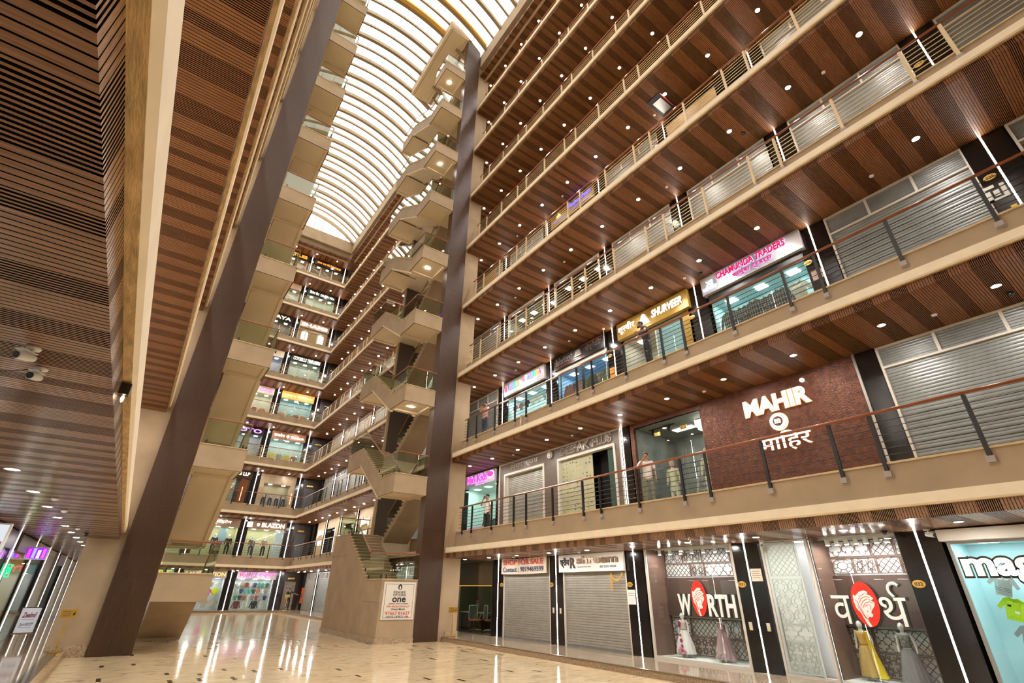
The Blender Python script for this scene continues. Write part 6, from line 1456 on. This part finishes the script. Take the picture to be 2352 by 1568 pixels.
# ---------------- people on the galleries ----------------
fl2 = slabtop(2) + 0.001; fl1 = slabtop(1) + 0.001
person('bearded man in a pink shirt and jeans on the phone at the second gallery railing', (12.02, 18.95, fl2), RZR + 0.25, dict(elr=(0.30, -0.22, 1.10), wrr=(0.12, -0.36, 1.13), ell=(-0.30, -0.12, 1.20), wrl=(-0.13, -0.14, 1.48)), (0.62, 0.36, 0.32), (0.05, 0.07, 0.11), 0.9, 1.0, beard=True)
person('bearded man in black leaning with one elbow on the second gallery railing', (12.05, 9.0, fl2), RZR - 0.5, dict(che=(0.02, -0.07, 1.25), nb=(0.03, -0.11, 1.38), nk=(0.03, -0.14, 1.43), hd=(0.02, -0.20, 1.51), ht=(0.02, -0.20, 1.58), shr=(0.20, -0.10, 1.34), shl=(-0.16, -0.10, 1.35), elr=(0.36, -0.20, 1.14), wrr=(0.26, -0.36, 1.12), ell=(-0.24, -0.24, 1.12), wrl=(-0.14, -0.42, 1.02)), (0.03, 0.035, 0.045), (0.03, 0.03, 0.035), 0.5, 1.04, beard=True)
person('man in a white shirt on the phone by the Mini Kids shop', (12.85, 19.75, fl1), RZR + 0.2, dict(ell=(-0.30, -0.12, 1.18), wrl=(-0.14, -0.13, 1.46)), (0.80, 0.75, 0.70), (0.02, 0.02, 0.025), 0.8, 1.0)
person('man in a long white shirt with raised hand before the Mahir window', (12.6, 10.05, fl1), RZR + 0.6, dict(ell=(-0.28, -0.16, 1.16), wrl=(-0.08, -0.20, 1.42)), (0.66, 0.60, 0.56), (0.20, 0.20, 0.15), 0.9, 1.0)
def phone(loc, rz, label):
    t = thing('mobile_phone', label, 'phone', loc, rz); b = MB(); b.box(-0.037, 0.037, -0.005, 0.005, -0.07, 0.07); b.obj('case', BLACK, t); b = MB(); b.box(-0.033, 0.033, -0.0062, -0.0051, -0.065, 0.065); b.obj('screen', mat('phone_screen', (0.03, 0.03, 0.05), 0.1), t)
def pl_loc(base, rz, x, y, z): c_, s_ = math.cos(rz), math.sin(rz); return (base[0] + x * c_ - y * s_, base[1] + x * s_ + y * c_, base[2] + z)
phone(pl_loc((12.02, 18.95, fl2), RZR + 0.25, -0.115, -0.09, 1.56), RZR + 1.6, 'phone held to the ear of the man in the pink shirt')
phone(pl_loc((12.85, 19.75, fl1), RZR + 0.2, -0.115, -0.07, 1.55), RZR + 1.6, 'phone held to the ear of the man by the Mini Kids shop')
phone(pl_loc((12.05, 9.0, fl2), RZR - 0.5, -0.12, -0.53, 1.07), RZR - 0.5, 'phone in the hand of the man in black')

# ---------------- ceiling devices ----------------
def smoke(x, y, k, label):
    t = thing('smoke_detector', label, 'smoke detector', (x, y, 3.109 + H * k), 0, 'smoke detectors in the slatted ceilings')
    b = MB(); b.lathe([(0.03, -0.045), (0.05, -0.035), (0.055, -0.012), (0.055, 0)], 18); b.obj('body', WHITE, t, True); b = MB(); b.lathe([(0.012, -0.052), (0.012, -0.046)], 10); b.obj('sensor', STEEL, t)
for k in range(0, 5):
    for i, y in enumerate((1.9, 7.6, 13.5, 17.4)): smoke(12.62 if k % 2 else 12.7, y, k, 'white smoke detector over the right %s, %s from the right edge' % ('ground floor walkway' if k == 0 else lev[k] + ' gallery', ORD[i + 1]))
for i, y in enumerate((11.2, 13.0, 17.0)): smoke(-1.30, y, 0, 'white smoke detector over the left walkway, %s from the camera' % ORD[i + 1])
def dome(x, y, k, label):
    t = thing('dome_camera', label, 'security camera', (x, y, 3.109 + H * k), 0)
    b = MB(); b.lathe([(0.07, -0.02), (0.07, 0)], 18); b.obj('base', BLACK, t); b = MB(); b.ball((0, 0, -0.03), 0.055, 0.055, 0.05, 14, 8); b.obj('dome', mat('dark_dome', (0.02, 0.02, 0.02), 0.1), t, True)
for x, y, k, lb in ((12.9, 4.2, 0, 'black dome camera above the pier right of the second lattice window'), (12.8, 0.7, 1, 'black dome camera over the first gallery near the right edge'), (12.9, 7.1, 2, 'black dome camera left of the Chamunda Traders sign'), (12.7, 13.2, 1, 'black dome camera over the first gallery above Deepak Plus'), (12.6, 21.6, 1, 'black dome camera over the Mini Kids shop'), (-1.2, 18.6, 0, 'black dome camera over the left walkway near the concrete pier'), (12.7, 4.5, 3, 'black dome camera over the third gallery')): dome(x, y, k, lb)
def bullet(x, y, z, rz, label, s=1.0, dark=False):
    t = thing('bullet_camera', label, 'security camera', (x, y, z), rz)
    b = MB(); b.lathe([(0.055, -0.025), (0.06, -0.01), (0.06, 0)], 20); b.obj('mount', WHITE, t, True)
    b = MB(); b.tube([(0, 0, -0.02), (0.01, -0.01, -0.05), (0.0, -0.03, -0.08)], 0.014, 10); b.obj('arm', WHITE, t, True)
    b = MB(); b.tube([(0, 0.05, -0.10), (0, -0.005, -0.105), (0, -0.10, -0.125), (0, -0.115, -0.128)], [0.03, 0.042, 0.042, 0.040], 16); body = b.obj('housing', WHITE, t, True)
    b = MB(); b.tube([(0, -0.1151, -0.128), (0, -0.122, -0.130)], 0.034, 16); b.obj('lens_face', mat('camera_face', (0.03, 0.035, 0.04), 0.6), body)
    b = MB(); b.box(-0.046, 0.046, -0.13, 0.03, -0.066, -0.060); b.obj('sun_shield', WHITE, body)
    t.scale = (s,) * 3
    return t
bullet(-0.84, 3.84, 3.109, -0.7, 'white bullet camera on the left ceiling, dark lens facing out, upper of the two', 0.62)
bullet(-0.84, 4.22, 3.109, -0.35, 'white bullet camera on the left ceiling pointing down, lower of the two', 0.62)
bullet(13.1, 7.05, 3.109, -1.2, 'dark sided bullet camera above the pier left of the frosted door'); bullet(13.2, 3.55, 3.109, -0.4, 'white bullet camera right of the tall light strip near the magic shop')
t = thing('wire', 'thin black wire hanging below the two ceiling cameras on the left', 'wire', (-1.1, 4.1, 3.0)); b = MB(); b.tube([(0.25, 0.12, 0.10), (0.05, 0.0, -0.02), (-0.3, -0.15, 0.02), (-0.6, -0.2, 0.1)], 0.003, 5); b.obj('cable', BLACK, t)
t = thing('bulkhead_lamp', 'small black wall lamp with a lit bulb on the left gallery skirt', 'wall lamp', (-0.461, 4.82, 3.20), RZL)
b = MB(); b.box(-0.04, 0.04, -0.07, 0.0, 0.0, 0.09); b.obj('housing', BLACK, t); b = MB(); b.ball((0, -0.04, -0.03), 0.012, 0.012, 0.03, 12, 8); b.obj('bulb', glow('bulb', (1, .8, .5), 7), t, True)
cv = thing('conduit', 'white vertical conduit pole left of the Shurveer sign on the second gallery', 'conduit', (12.95, 11.72, fl2)); b = MB(); b.tube([(0, 0, 0), (0, 0, 2.95)], 0.014, 8); b.obj('pipe', OFFW, cv); b = MB(); b.ball((0, 0, 2.96), 0.06, 0.06, 0.05); b.obj('junction_box', WHITE, cv, True)
cl = thing('cloth_rag', 'pale cloth tied to the foot of a second gallery railing post', 'cloth', (11.66, 15.55, slabtop(2) - 0.01)); b = MB(); b.prism([(-0.05, 0), (0.05, 0), (0.09, -0.2), (0.02, -0.42), (-0.03, -0.3)], -0.012, 0.012, 'x'); b.obj('fold', VINYL, cl)
